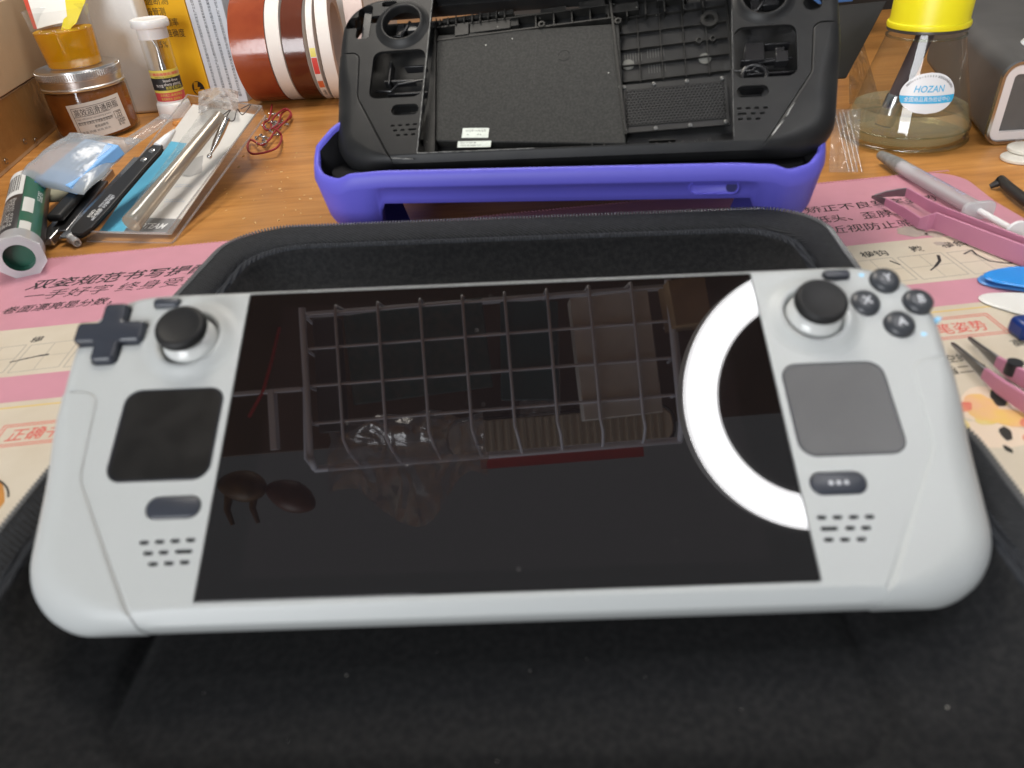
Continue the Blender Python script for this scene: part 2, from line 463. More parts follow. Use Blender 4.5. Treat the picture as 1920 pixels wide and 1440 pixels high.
_n.links.new(_mth('MULTIPLY', _mth('SUBTRACT', 1.0, _mth('MULTIPLY', _mth('POWER', _d, 2.0), 0.74)), 27.0), _b.inputs['Emission Strength'])
rl = thing('ring_lamp', 'lit white ring lamp above the bench, mirrored in the dark screen', 'lamp', T(311, 195, 560))
mb = MB()
R0, R1 = 100.5, 134.5
mb.lathe([(R0, 6), (R0 + 1.2, 2), (R0 + 6, -2.5), ((R0 + R1) / 2, -5), (R1 - 6, -2.5), (R1 - 1.2, 2), (R1, 6)], 128, cap0=False, cap1=False)
obj('diffuser', mb, EMIT, rl, 60)
mb = MB(); mb.lathe([(R0 - 1.5, 4), (R0 - 1.5, 26), (R1 + 1.5, 26), (R1 + 1.5, 4), (R1, 6.2), (R0, 6.2), (R0 - 1.5, 4)], 128, cap0=False, cap1=False)
obj('housing', mb, LAMPW, rl, 40)
mb = MB(); mb.tube([(140, 40, 20), (220, 160, 40), (330, 420, -60), (380, 560, -560)], 9, 12)
obj('arm', mb, LAMPW, rl)

# ------------------------------------------------------------------ wire basket hanging over the bench (mirrored in the screen)
WIRE = pmat('grey_coated_wire', (0.78, 0.78, 0.88), 0.35)
CARD = pmat('white_carton', (0.74, 0.71, 0.69), 0.6, var=(40, .3))
BROWNBOX = pmat('brown_carton', (0.42, 0.27, 0.14), 0.6, var=(40, .4))
DKWOOD = pmat('dark_shelf_wood', (0.10, 0.055, 0.03), 0.5, var=(20, .6))
bk = thing('wire_basket', 'grey wire basket hanging above the bench, mirrored across the screen', 'basket', T(0, 0, 700))
mb = MB()
for i in range(8):
    x = -200 + i * 51.3
    mb.tube([(x, 356, 90), (x, 352, 4), (x, 345, 0), (x, 190, 0), (x + 3, 176, 10), (x + 6, 160, 45), (x + 7, 156, 62)], 1.9, 8)
for y, z in ((344, 0), (302, 0), (257, 0), (212, 0)):
    mb.tube([(-246, y, 70), (-240, y, 10), (-232, y, 2.8), (194, y, 2.8), (204, y, 10), (210, y, 70)], 1.9, 8)
obj('wire_grid', mb, WIRE, bk, 60)
mb = MB(); mb.tube([(-252, 156, 62), (216, 156, 62), (224, 170, 66), (224, 356, 72), (-258, 356, 72), (-262, 170, 66)], 4.5, 10, closed=True)
obj('rim', mb, WIRE, bk, 60)
for x0 in (-240, 204):
    mb = MB(); mb.tube([(x0, 352, 2), (x0, 200, 0), (x0 * 1.01, 178, 8), (x0 * 1.05, 158, 58)], 4.2, 10)
    obj('side_rail', mb, WIRE, bk, 60)
for nm, lab, c, d, m, rz in (
    ('carton', 'white flat carton lying in the wire basket, mirrored at its wide end', (134, 266, 722), (96, 150, 34), CARD, 2),
    ('parts_box', 'dark green parts tray in the middle of the wire basket', (30, 280, 716), (70, 120, 22), pmat('dark_green_tray', (0.02, 0.10, 0.12), 0.4), -4),
    ('circuit_board', 'dark teal circuit board lying in the wire basket', (-105, 290, 712), (170, 110, 6), pmat('teal_board', (0.015, 0.10, 0.11), 0.4, var=(110, .9), col2=(0.10, 0.14, 0.14, 1)), 3),
    ('parts_bag', 'grey antistatic pouch along the narrow end of the wire basket', (-215, 270, 722), (30, 140, 30), pmat('grey_pouch', (0.06, 0.06, 0.065), 0.3), 0),
    ('paper_box', 'brown paper box hanging beside the wire basket near the ring lamp', (222, 320, 706), (44, 56, 60), BROWNBOX, 4)):
    t = MB(); t.box((0, 0, 0), d)
    o = tag(obj(nm, t, m, None, 30, bevel=1.5), lab, 'box' if 'box' in nm or nm == 'carton' else nm.split('_')[-1])
    o.matrix_world = Matrix.Translation(Vector(c) * S) @ RZ(rz)
# red connector + bubble bag
BUBBLE = film('bubble_film', (0.9, 0.9, 0.93), 0.6, 0.10, haze=0.42, hazecol=(0.74, 0.74, 0.82), bump=(70, 3.0))
mb = MB(); mb.grid(lambda u, v: (-222 + 190 * u + 6 * noise3(u * 6, v * 6, 8), (128 + 12 * math.sin(u * 9) - 34 * math.sin(u * 3.1) ** 2 * (1 - v)) * (1 - v) + 214 * v + 14 * noise3(u * 4, v, 2), -4 + 18 * v + 20 * noise3(u * 5, v * 3, 1) + 6 * noise3(u * 11, v * 6, 1)), 60, 36)
o = tag(obj('bubble_wrap_bag', mb, BUBBLE, None, 180), 'crumpled clear bubble bag bulging through the basket front, mirrored in the screen', 'plastic bag'); o.location = (0, 0, 0.706)
mb = MB(); mb.grid(lambda u, v: (12 + 50 * u + 6 * v, 200 + 96 * v, 8 + 10 * noise3(u * 5, v * 6, 4)), 24, 24)
o = tag(obj('clear_bag', mb, film('clear_bag_film', (0.93, 0.93, 0.95), 0.2, 0.15, haze=0.3, hazecol=(0.75, 0.72, 0.76), bump=(90, 4)), None, 180), 'loose clear bag lying beside the white carton in the basket', 'plastic bag'); o.location = (0, 0, 0.706)
mb = MB(); mb.tube([(22, 318, 712), (34, 300, 712)], 7, 12)
tag(obj('red_connector', mb, pmat('red_plastic', (0.55, 0.05, 0.03), 0.35), None, 50), 'small red connector lying in the wire basket', 'connector')
# shelf above, cream case and red strip
mb = MB(); mb.box((0, 330, 912), (960, 300, 24))
tag(obj('shelf_board', mb, DKWOOD, None, 30, bevel=1.5), 'dark wooden shelf board over the wire basket', 'shelf')
mb = MB()
mb.prism(rrect(70, 178, 318, 52, 22), 852, 886)
cc = thing('cream_case', 'ribbed cream case under the dark shelf, mirrored below the basket', 'case')
obj('body', mb, pmat('cream_plastic', (0.78, 0.70, 0.58), 0.5), cc, 40, bevel=3)
mb = MB()
for i in range(26): mb.box((-70 + i * 11.2, 178, 850.8), (4.5, 48, 2.6))
obj('ribs', mb, pmat('cream_rib', (0.52, 0.45, 0.36), 0.5), cc, 30)
mb = MB(); mb.tube(rpath := [(p[0], p[1], 853.5) for p in rrect(70, 178, 320, 54, 23)], 2.4, 8, closed=True)
obj('edge_trim', mb, ZIP, cc, 60)
mb = MB(); mb.box((70, 141, 870), (232, 14, 3))
tag(obj('red_strip', mb, pmat('dull_red', (0.45, 0.03, 0.03), 0.5), None, 0), 'dull red strip beside the ribbed cream case, mirrored in the screen', 'strip')
mb = MB(); mb.tube([(-268, 330, 700), (-276, 290, 690), (-290, 255, 695), (-312, 226, 705)], 2.2, 8)
tag(obj('red_wire', mb, pmat('red_wire_sheath', (0.5, 0.03, 0.03), 0.4), None, 60), 'red wire hanging beside the wire basket, mirrored at the dark screen edge', 'wire')
mb = MB(); mb.box((-281, 220, 700), (8, 72, 14)); mb.box((-300, 254, 700), (110, 5, 12))
tag(obj('pale_bracket', mb, WIRE, None, 30, bevel=1), 'pale metal bracket beside the wire basket, mirrored at the dark screen edge', 'bracket')

AMB = pmat('amber_toy_plastic', (0.15, 0.075, 0.018), .5, var=(60, .9), col2=(0.06, 0.025, 0.01, 1))
toy = thing('hanging_toy', 'small amber-brown toy hanging near the bench, mirrored in the lower left of the screen', 'toy')
mb = MB(); mb.tube([(-356, 148, 712), (-346, 148, 706), (-330, 146, 703), (-314, 143, 702), (-303, 139, 704), (-296, 136, 705)], [3, 12, 19, 20, 14, 6], 16)
obj('body', mb, AMB, toy, 60, sub=1)
mb = MB(); mb.tube([(-297, 140, 706), (-284, 136, 704), (-266, 128, 704), (-250, 119, 706), (-240, 112, 708)], [5, 15, 21, 16, 4], 16)
obj('cap', mb, pmat('red_brown_toy_plastic', (0.10, 0.035, 0.02), .45, var=(50, .8)), toy, 60, sub=1)
for x in (-338, -308):
    mb = MB(); mb.tube([(x, 142, 702), (x - 4, 118, 700), (x + 2, 100, 700)], [6, 4, 2.5], 10); obj('leg', mb, AMB, toy, 60)

# ------------------------------------------------------------------ writing mat
mat = thing('writing_mat', 'pink and cream printed handwriting mat lying under the black case', 'mat', frame((-313.5, 483.4, 0), (0.99934, 0.03632, 0), (-0.03632, 0.99934, 0)))
mb = MB(); mb.prism(round_poly([(-190, -640, 8), (636, -640, 8), (636, -60, 30), (645, 0, 22), (-190, 0, 14)]), 0, 1.9)
obj('base_sheet', mb, PINK, mat, 30, bevel=0.5)
mb = MB(); mb.prism([(-180, -156), (634, -156), (634, -103), (-180, -103)], 1.9, 1.96)
obj('cream_band', mb, CREAM, mat, 0)
mb = MB(); mb.prism([(-180, -632), (631, -632), (631, -181), (-180, -181)], 1.9, 1.96)
obj('cream_field', mb, CREAM, mat, 0)
mb = MB(); mb.prism([(-180, -186.6), (634, -186.6), (634, -185.4), (-180, -185.4)], 1.96, 2.02)
obj('yellow_line', mb, YELLOWLINE, mat, 0)
# stitched edge
mb = MB()
for i in range(330):
    x = -185 + i * 2.5
    mb.tube([(x, 0.6, 1.0), (x + 0.7, -0.6, 2.3), (x + 1.3, -2.4, 2.1)], 0.42, 5)
obj('edge_stitching', mb, pmat('pink_thread', (0.58, 0.28, 0.32), 0.7), mat, 60)
def line(mb, p, q, w=0.5, z=1.96):
    p, q = Vector(p), Vector(q); d = (q - p).normalized(); n = Vector((-d.y, d.x)) * w / 2
    mb.prism([tuple(p - n), tuple(q - n), tuple(q + n), tuple(p + n)][::1], z, z + 0.05)
mb = MB()
def cells(xs):
    for x in xs:
        sk = 7.0
        a, b, c, d = (x + sk * 0, -124), (x + 26, -123), (x + 26, -151), (x, -152)
        for p, q in ((a, b), (b, c), (c, d), (d, a)): line(mb, p, q, 0.45)
        line(mb, (x + 13, -124), (x + 13, -151), 0.3); line(mb, (x, -138), (x + 26, -137), 0.3)
cells([x for x in range(-130, 640, 29)])
obj('character_grid', mb, GRIDINK, mat, 0)
mb = MB()
def brush(pts, w, z=2.02):
    mb = MB()
    for i in range(len(pts) - 1): line(mb, pts[i], pts[i + 1], (w[i] + w[i + 1]) / 2, z)
    obj('brush_stroke', mb, INK, mat, 0)
brush([(40, -141), (47, -139), (54, -137), (59, -136.5)], (1.0, 0.9, 1.2, 1.5))
brush([(560, -126), (557, -133), (551, -139), (546, -143)], (1.6, 1.9, 1.3, 0.5))
brush([(574, -128), (581, -124), (580, -130), (582, -139), (590, -144), (603, -142), (604, -138)], (0.8, 1.4, 1.2, 1.2, 1.4, 1.7, 0.6))
brush([(531, -127), (534, -133)], (0.8, 1.4))
TZ = 2.0
def mt(s, x, y, h, m=INK, **k): return text('lettering', s, h, m, mat, T(x, y, TZ), **k)
mt('双姿规范书写提醒垫', 6, -48.5, 11.6, fit=133, bold=0.010, shear=0.25)
mt('一手好字 终身受益', 9, -64.5, 10.4, fit=113, bold=-0.004, shear=0.2)
mt('卷面漂亮是分数，', 5.5, -80.5, 7.8, fit=66, bold=0.006, shear=0.2)
mt('横', 41, -120.5, 5.4, bold=0.01)
mt('有效矫正不良写字姿势', 492, -50, 9.0, fit=112, bold=0.004, shear=0.2)
mt('防止低头、歪脖、', 494, -67, 9.2, fit=74, bold=0.004, shear=0.2)
mt('预防近视防止驼背', 495, -84, 9.2, fit=86, bold=0.004, shear=0.2)
mt('横钩', 519, -119.5, 6.4, bold=0.01); mt('撇', 549, -118.5, 6.2, bold=0.01); mt('横斜钩', 568, -117.5, 6.2, bold=0.01)
mt('竖', 12, -120.5, 5.4, bold=0.01)
def redbox(x0, x1, y0, y1):
    q = MB()
    for e in (0, 1.6):
        for a, b in (((x0 + e, y0 + e), (x1 - e, y0 + e)), ((x1 - e, y0 + e), (x1 - e, y1 - e)), ((x1 - e, y1 - e), (x0 + e, y1 - e)), ((x0 + e, y1 - e), (x0 + e, y0 + e))): line(q, a, b, 0.5)
    obj('red_frame', q, REDINK, mat, 0)
redbox(66, 132, -218, -201); mt('正确书写姿势', 71, -213.5, 8.0, REDINK, fit=52, bold=0.004, shear=0.15)
redbox(468, 547, -211, -192); mt('正确执笔姿势', 490, -206, 8.0, REDINK, fit=50, bold=0.004, shear=0.15)
mt('掌心要空的', 489, -229.5, 5.4, fit=27, bold=0.012, shear=0.15); mt('食指二指', 492, -238.5, 5.4, fit=27, bold=0.012, shear=0.15)
mt('高', 541.5, -222.5, 5.0, bold=.01); mt('端正', 546, -232, 5.0, bold=.01)
# grey stain
mb = MB()
for cx, cy, r in ((563, -92, 12), (574, -99, 7), (569, -112, 4)):
    mb.prism([(cx + r * (0.8 + 0.35 * noise3(math.cos(a) * 2 + cx, math.sin(a) * 2)) * math.cos(a), cy + 0.85 * r * (0.8 + 0.4 * noise3(math.cos(a) * 2 + cx, math.sin(a) * 2)) * math.sin(a)) for a in [2 * math.pi * i / 28 for i in range(28)]], 1.97, 2.03)
obj('stain', mb, STAIN, mat, 0)
# printed flowers at the near corner
def blob(cx, cy, rx, ry, rot, z, q, seed=0.0, n=26):
    c, s_ = math.cos(math.radians(rot)), math.sin(math.radians(rot)); P = []
    for i in range(n):
        a = 2 * math.pi * i / n; k = 1 + 0.22 * noise3(math.cos(a) * 1.6 + seed, math.sin(a) * 1.6)
        x, y = rx * k * math.cos(a), ry * k * math.sin(a); P.append((cx + x * c - y * s_, cy + x * s_ + y * c))
    q.prism(P, z, z + 0.03)
FL = [pmat('printed_peach', (0.72, 0.42, 0.24), .45, var=(90, .9), col2=(0.74, 0.50, 0.13, 1)), pmat('printed_rose', (0.66, 0.17, 0.12), .45, var=(110, .9), col2=(0.7, 0.34, 0.2, 1)), pmat('printed_branch', (0.03, 0.03, 0.025), .45), pmat('printed_yellow', (0.70, 0.52, 0.14), .45, var=(100, .8), col2=(0.7, 0.6, 0.4, 1)), pmat('printed_blush', (0.72, 0.58, 0.45), .45)]
lay = [MB() for _ in FL]
for k, cx, cy, rx, ry, rot in ((4, 505, -262, 17, 11, 20), (0, 500, -263, 10, 6, 60), (0, 507, -272, 11, 6, -20), (3, 498, -271, 6, 4, 10), (1, 494, -262, 4, 2.2, 40), (1, 513, -277, 5, 4, 0), (0, 520, -266, 8, 5, 30), (3, 511, -258, 6, 2.5, 80), (4, 492, -280, 16, 9, 0), (0, 512, -289, 8, 4, 15), (1, 506, -285, 3, 2, 15), (3, 486, -270, 3, 6, 10),
                               (2, 511, -258, 7, 3.2, 62), (2, 499, -281, 4.5, 2.2, 70), (2, 494, -290, 1.2, 2.2, 10), (2, 514, -298, 3, 2.6, 0)):
    blob(cx, cy, rx, ry, rot, 1.97 + 0.0007 * cx - .33 + 0.06 * (1 + (k == 4) * -1 + (k in (0, 3)) + 2 * (k in (1, 2))), lay[k], cx * .7)
for q, m, nm in zip(lay, FL, ('printed_petals', 'printed_petals', 'printed_branch', 'printed_petals', 'printed_petals')): obj(nm, q, m, mat, 0)
mb = MB(); blob(70, -262, 24, 23, 0, 1.97, mb, 3)
obj('printed_patch', mb, pmat('printed_orange', (0.55, 0.24, 0.05), .45, var=(60, .4)), mat, 0)
mb = MB(); 
for i in range(20):
    a0, a1 = [math.radians(200 - 9 * j) for j in (i, i + 1)]
    line(mb, (70 + 24 * math.cos(a0), -262 + 23.5 * math.sin(a0)), (70 + 24 * math.cos(a1), -262 + 23.5 * math.sin(a1)), 0.8, 2.02)
obj('printed_outline', mb, INK, mat, 0)

# ------------------------------------------------------------------ zip case, opened flat: lid (far) and base (near)
case = thing('carrying_case', 'open black zip carrying case lying on the pink mat under the white console', 'carrying case')
def basin(name, M, hw, hd, r, prof, n=220):
    """prof: list of (inset, z, material) from the outside foot over the rim to the inner floor."""
    base = resample(round_poly([(-hw, -hd, r), (hw, -hd, r), (hw, hd, r), (-hw, hd, r)], 14), n)
    mb = MB()
    for k in range(len(prof) - 1):
        a, b = prof[k], prof[k + 1]
        A = [(x, y, a[1]) for x, y in scale_in(base, a[0], hw, hd)]
        B = [(x, y, b[1]) for x, y in scale_in(base, b[0], hw, hd)]
        mb.rings([A, B], b[2], None, False, k == len(prof) - 2)
    return obj(name, mb, [TWILL, LINING, RIBBON], case, 60, M=M)
def scale_in(P, d, hw, hd):
    d = d if isinstance(d, tuple) else (d, d)
    sx, sy = (hw - d[0]) / hw, (hd - d[1]) / hd
    return [(x * sx, y * sy) for x, y in P]
ML = T(0.5, 316, 0) @ RZ(-6.6)
MBs = T(-13, 151, 0) @ RZ(-4.6)
lidprof = [(12, 2.2, 0), (4, 8, 0), (0.5, 22, 0), (0, 40, 0), (0.6, 44.0, 0), (2.2, 45.0, 0), (6, 43.6, 0), (12.5, 40.6, 0), (13.4, 38.6, 0), (14.0, 37.6, 2), (15.2, 39.4, 2), (17.0, 39.6, 2), (18.4, 37.8, 2), (18.8, 35, 1), (20.5, 30, 1), (25, 20, 1), (31, 12.5, 1), (40, 8.5, 1), (52, 7, 1)]
lidprof = [(a, z * .87, m) for a, z, m in lidprof]
basin('lid_shell', ML, 164, 80, 34, lidprof)
def zipper(M, hw, hd, r, z):
    P = resample(round_poly([(-hw, -hd, r), (hw, -hd, r), (hw, hd, r), (-hw, hd, r)], 14), 520)
    mb = MB()
    for i, p in enumerate(P):
        a = Vector(P[i - 1]); b = Vector(P[(i + 1) % len(P)]); ang = math.atan2(b.y - a.y, b.x - a.x)
        mb.box((0, 0, 0), (1.05, 2.9, 1.7), 0, T(p[0], p[1], z) @ Matrix.Rotation(ang, 4, 'Z'))
    return obj('zipper_teeth', mb, ZIPT, case, 0, M=M, bevel=0.3, seg=1)
zipper(ML, 163.5, 79.5, 33.5, 38.8)
baseprof = [(14, 2.2, 0), (4, 8, 0), (0, 22, 0), (0, 33, 0), (0.6, 36.4, 0), (2.2, 37.4, 0), (6, 36, 0), (10.5, 33.5, 0), (11.5, 32, 2), (12.6, 33.6, 2), (14.2, 33.6, 2), (15.4, 31.6, 2), (16, 29, 1), ((19, 17), 22, 1), ((25, 20), 15, 1), ((34, 24), 9.5, 1), ((46, 27), 8.6, 1), ((53, 30), 8.4, 1), ((56.5, 32), 6.8, 1), ((58, 33.5), 3.4, 1), ((60, 35), 3.2, 1), ((62, 37), 5.8, 1), ((66, 40), 6.0, 1)]
baseprof = [(a, z * .7, m) for a, z, m in baseprof]
basin('base_shell', MBs, 170, 83, 30, baseprof)
zipper(MBs, 169.5, 82.5, 29.5, 25.9)
mb = MB(); mb.box((0, 0, 0), (280, 9, 1.5), 0, T(-3, 235, 22) @ RZ(-5))
obj('hinge_strip', mb, TWILL, case, 0)
# ------------------------------------------------------------------ handheld body shared by the white console and the black shell
OUT = resample(round_poly([(-149.3, 57.6, 23), (-149.3, 2, 90), (-143.6, -59.4, 25), (143.6, -59.4, 25), (149.3, 2, 90), (149.3, 57.6, 23)], 16), 300)
def edge_r(x, y):
    g = smooth01(104, 132, abs(x)) * smooth01(30, -18, y)
    side = smooth01(118, 140, abs(x))
    low = smooth01(-20, -50, y)
    return (3.4 + 1.6 * low) * (1 - g) * (1 - side * 0) + side * (1 - g) * 2.6 + 13.0 * g
def body_mb(off=0.0, depth=22.0, dz=0.0):
    P = inset(OUT, -off) if off else OUT
    R = [max(1.2, edge_r(*p)) for p in P]
    rings = []
    for k in range(9):
        a = k / 8 * math.pi / 2
        t = k / 8
        ci, cz = (1 - .10 * t / .25, .02 * t / .25) if t <= .25 else (.90 - .80 * (t - .25) / .5, .02 + .60 * (t - .25) / .5) if t <= .75 else (.10 - .10 * (t - .75) / .25, .62 + .63 * (t - .75) / .25)
        lo = [(1 - smooth01(95, 118, abs(p[0]))) * (p[1] < -20) * .85 for p in P]
        Q = inset(P, [r * ((1 - w) * (1 - math.sin(a)) + w * ci) for r, w in zip(R, lo)])
        rings.append([(q[0], q[1], off + dz - ((1 - w) * (1 - math.cos(a)) * (1.05 if r < 8 else 0.95) + w * cz) * r) for q, r, w in zip(Q, R, lo)])
    rings.append([(p[0], p[1], -max(11.0, r * .95 + .5)) for p, r in zip(P, R)])
    Q = inset(P, 2.5); rings.append([(q[0], q[1], -17.5) for q in Q])
    Q = inset(P, 9.5); rings.append([(q[0], q[1], -depth) for q in Q])
    return MB().rings(rings)
def grip_region(s):
    poly = round_poly([(-156, 17.8, 0), (-134.4, 17.8, 5.5), (-132.2, -14, 14), (-103.0, -63.2, 0), (-100, -72, 0), (-156, -72, 0)], 8)
    return [(s * x, y) for x, y in (poly[::-1] if s > 0 else poly)]
def both(L): return [(-x, y) for x, y in L][::-1]
SLOTS = [(-107.2, -35.1, 2.7), (-102.55, -35.0, 2.7), (-97.9, -34.9, 2.7), (-93.3, -34.8, 2.7), (-105.3, -38.4, 2.7), (-100.7, -38.3, 2.7), (-94.7, -38.2, 5.0), (-103.1, -41.7, 2.7), (-98.4, -41.6, 2.7), (-93.8, -41.5, 2.7)]
DPAD = round_poly([(-4.2, -11.9, 1.8), (4.2, -11.9, 1.8), (4.2, -4.2, 0.9), (11.9, -4.2, 1.8), (11.9, 4.2, 1.8), (4.2, 4.2, 0.9), (4.2, 11.9, 1.8), (-4.2, 11.9, 1.8), (-4.2, 4.2, 0.9), (-11.9, 4.2, 1.8), (-11.9, -4.2, 1.8), (-4.2, -4.2, 0.9)], 4)
def grow(poly, d): return inset(poly, -d)
ABXY = (('Y', 134.3, 49.3), ('X', 125.1, 40.2), ('B', 143.0, 39.8), ('A', 134.2, 31.0))

# ---- the white console
dev = thing('handheld_console', 'white handheld game console with black screen resting in the open zip case', 'game console',
            frame((-4.375, 185.152, 56.259), (0.99885, -0.04078, -0.02521), (0.04768, 0.90044, 0.43236)))
body = obj('body', body_mb(), WHITE, dev, 0)
c = MB()
c.prism([(-89.2, -53.5), (89.2, -53.5), (89.2, 55.4), (-89.2, 55.4)], -1.2, 5)
for s in (-1, 1):
    c.prism(rrect(108 * s, 0.97, 33.3, 33.3, 5.4), -2.6, 5)
    c.prism(circ(106.8 * s, 36.2, 11.6, 48), -9, 5)
    c.prism(rrect(100.6 * s, -24.4, 17.2, 7.5, 3.6), -2, 5)
    c.prism(rrect(118.3 * s, 52.6, 9.9, 4.1, 1.9), -2, 5)
    for x, y, w in SLOTS: c.prism(rrect(-x * s, y, w + .2, 1.4, 0.5, 4), -1.6, 5)
c.prism([(x - 135.3, y + 40.2) for x, y in grow(DPAD, 0.6)], -3, 5)
for _, x, y in ABXY: c.prism(circ(x, y, 5.25, 28), -3, 5)
for x in (-72, 60): c.box((x, 57.8, -1.2), (1.0, 1.6, 2.2))
def groove(c):
    for s in (-1, 1):
        gp = grip_region(s); c.rings([[(x, y, -0.6) for x, y in grow(gp, .15)], [(x, y, 0.02) for x, y in grow(gp, 1.35)], [(x, y, 5) for x, y in grow(gp, 1.36)]])
groove(c)
cut(body, c); body.data.materials.clear(); body.data.materials.append(WHITE); resmooth(body, 34)
def make_grip(s, off, m, root):
    """The grip panel: the body a little enlarged, kept inside the grip outline."""
    for k in range(6):
        q = MB(); gp = grip_region(s)
        q.rings([[(x, y, z) for x, y in (gp if j < 2 else inset(gp, 1.2))] for j, z in enumerate((-40, -.5, .5, 10))])
        g = obj('grip', body_mb(off + .017 * k), m, root, 0); cut(g, q, 'INTERSECT')
        vs = [v.co for v in g.data.vertices]
        if vs and max(abs(v.x) for v in vs) < 0.1515 and max(v.z for v in vs) < 0.002 and min(v.z for v in vs) > -0.03: break
        bpy.data.objects.remove(g)
    g.data.materials.clear(); g.data.materials.append(m)
    bv = g.modifiers.new('bevel', 'BEVEL'); bv.width = 0.0002; bv.segments = 3; bv.limit_method = 'ANGLE'; bv.angle_limit = math.radians(50)
    resmooth(g, 50)
for s in (-1, 1): make_grip(s, 0.32, WHITE, dev)
# screen
mb = MB(); mb.prism(rrect(0, 0.95, 177.7, 108.3, 0.8, 3), -1.1, -0.12)
glass = obj('screen_glass', mb, BEZEL, dev, 30, bevel=0.12, seg=2)
mb = MB(); mb.prism(rrect(-0.3, 1.0, 152.6, 96, 0.4, 3), -0.12, -0.105)
obj('active_display', mb, SCREEN, glass, 0)
mb = MB(); rd = random.Random(11)
for i in range(22):
    x, y, r = rd.uniform(-80, 84), rd.uniform(-50, 52), rd.choice((.07, .09, .12, .16, .24))
    mb.lathe([(r, 0), (r * .8, r * .3), (0, r * .5)], 7, 0, T(x, y, -.105), cap0=False)
tag(obj('screen_dust', mb, pmat('pale_dust', (0.20, 0.19, 0.18), .8), glass, 60), kind='stuff')
# dark floors of the slots and wells
for s in (-1, 1):
    mb = MB()
    for x, y, w in SLOTS: mb.prism(rrect(-x * s, y, w + .3, 1.5, 0.5, 4), -1.65, -1.0)
    obj('speaker_grille', mb, HOLE, dev, 0)
# trackpads
for s in (-1, 1):
    mb = MB(); mb.prism(rrect(108 * s, 0.97, 33.0, 33.0, 5.2), -2.5, -0.15)
    p = obj('trackpad', mb, PADEDGE, dev, 40, bevel=0.3)
    mb = MB(); mb.prism(rrect(108 * s, 0.97, 31.2, 31.2, 4.4), -0.15, -0.05)
    obj('touch_surface', mb, PAD, p, 40)
# pills
def pill(name, x, y, w, h, z, m, par, r=None, dome=0.5):
    P = rrect(x, y, w, h, r or h / 2 - .05, 8)
    mb = MB(); mb.rings([[(a, b, -2.0) for a, b in P], [(a, b, z - dome) for a, b in P], [(a, b, z - dome * .35) for a, b in inset(P, dome * .35)], [(a, b, z) for a, b in inset(P, dome)]])
    return obj(name, mb, m, par, 60)
pill('menu_pill', -100.6, -24.4, 16.6, 6.9, 0.45, DKGREY, dev, 3.3)
pl = pill('menu_pill', 100.6, -24.4, 16.6, 6.9, 0.45, DKGREY, dev, 3.3)
mb = MB()
for x in (-2.3, 0, 2.3):
    mb.prism(circ(100.6 + x, -24.4, 0.72, 14), 0.45, 0.5)
obj('dots', mb, LETTERW, pl, 0)
for s in (-1, 1): pill('small_button', 118.3 * s, 52.6, 9.3, 3.6, 1.5, DKGREY, dev, 1.7, 0.7)
# d-pad
D = [(x, y) for x, y in DPAD]
def dome(x, y, z): return (x - 135.3, y + 40.2, z + 0.0016 * (x * x + y * y) * (1.0))
mb = MB(); mb.rings([[dome(a, b, -2.5) for a, b in D], [dome(a, b, 1.2) for a, b in D], [dome(a, b, 1.95) for a, b in inset(D, 0.3)], [dome(a, b, 2.35) for a, b in inset(D, 0.75)], [dome(a, b, 2.5) for a, b in inset(D, 1.3)]])
obj('direction_pad', mb, DPADM, dev, 50)
# round buttons
for ch, x, y in ABXY:
    mb = MB(); mb.lathe([(4.9, -2.5), (4.9, 0.7), (4.75, 1.25), (4.3, 1.75), (3.4, 2.2), (2.2, 2.5), (1.0, 2.64), (0, 2.68)], 36, 0, T(x, y, 0))
    b = obj('face_button', mb, BUTTON, dev, 60)
    text('letter', ch, 3.4, LETTERW, b, T(x, y - 1.7, 2.7), 'CENTER', bold=0.02)
for i, (x, y) in enumerate(((127.2, 52.3), (148.2, 33.2), (141.2, 27.0))):  # coloured highlights beside the buttons, painted as pale blue marks
    mb = MB(); mb.prism([(x + 1.0 * math.cos(a) * (1 + .3 * math.sin(3 * a + i)), y + .8 * math.sin(a)) for a in [2 * math.pi * k / 14 for k in range(14)]], -0.3 if x < 145 else -3.5, 0.03 if x < 145 else -0.4)
    obj('blue_glint', mb, BLUEGLINT, dev, 0)
# thumb sticks: raised collar, white ball, shaft, rubber cap
for s, tilt in ((-1, (0, 0)), (1, (0, 0))):
    mb = MB(); mb.lathe([(17.6, -0.06), (16.8, 0.05), (15.6, 0.22), (14.3, 0.66), (13.1, 1.4), (12.1, 2.0), (11.2, 2.2), (10.5, 2.0), (10.15, 1.4), (10.1, 0), (10.1, -5)], 72, 0, T(106.8 * s, 36.2, 0), cap0=False, cap1=False)
    obj('stick_collar', mb, WHITE, dev, 70)
    mb = MB(); mb.lathe([(9.95, -5), (9.9, -1.5), (9.4, 0.6), (8.5, 2.2), (7.2, 3.5), (5.6, 4.3), (4.6, 4.9), (4.2, 6.2), (4.2, 7.3)], 48, 0, T(106.8 * s, 36.2, 0))
    st = obj('thumb_stick', mb, WHITEG, dev, 60)
    mb = MB(); mb.lathe([(3.0, 6.6), (6.8, 6.7), (8.0, 7.1), (8.55, 8.0), (8.6, 9.2), (8.35, 10.1), (7.7, 10.75), (7.0, 10.9), (6.5, 10.75), (5.0, 10.35), (2.5, 10.15), (0, 10.1)], 56, 0, T(106.8 * s, 36.2, -1.0))
    obj('stick_cap', mb, RUBBER, st, 60)

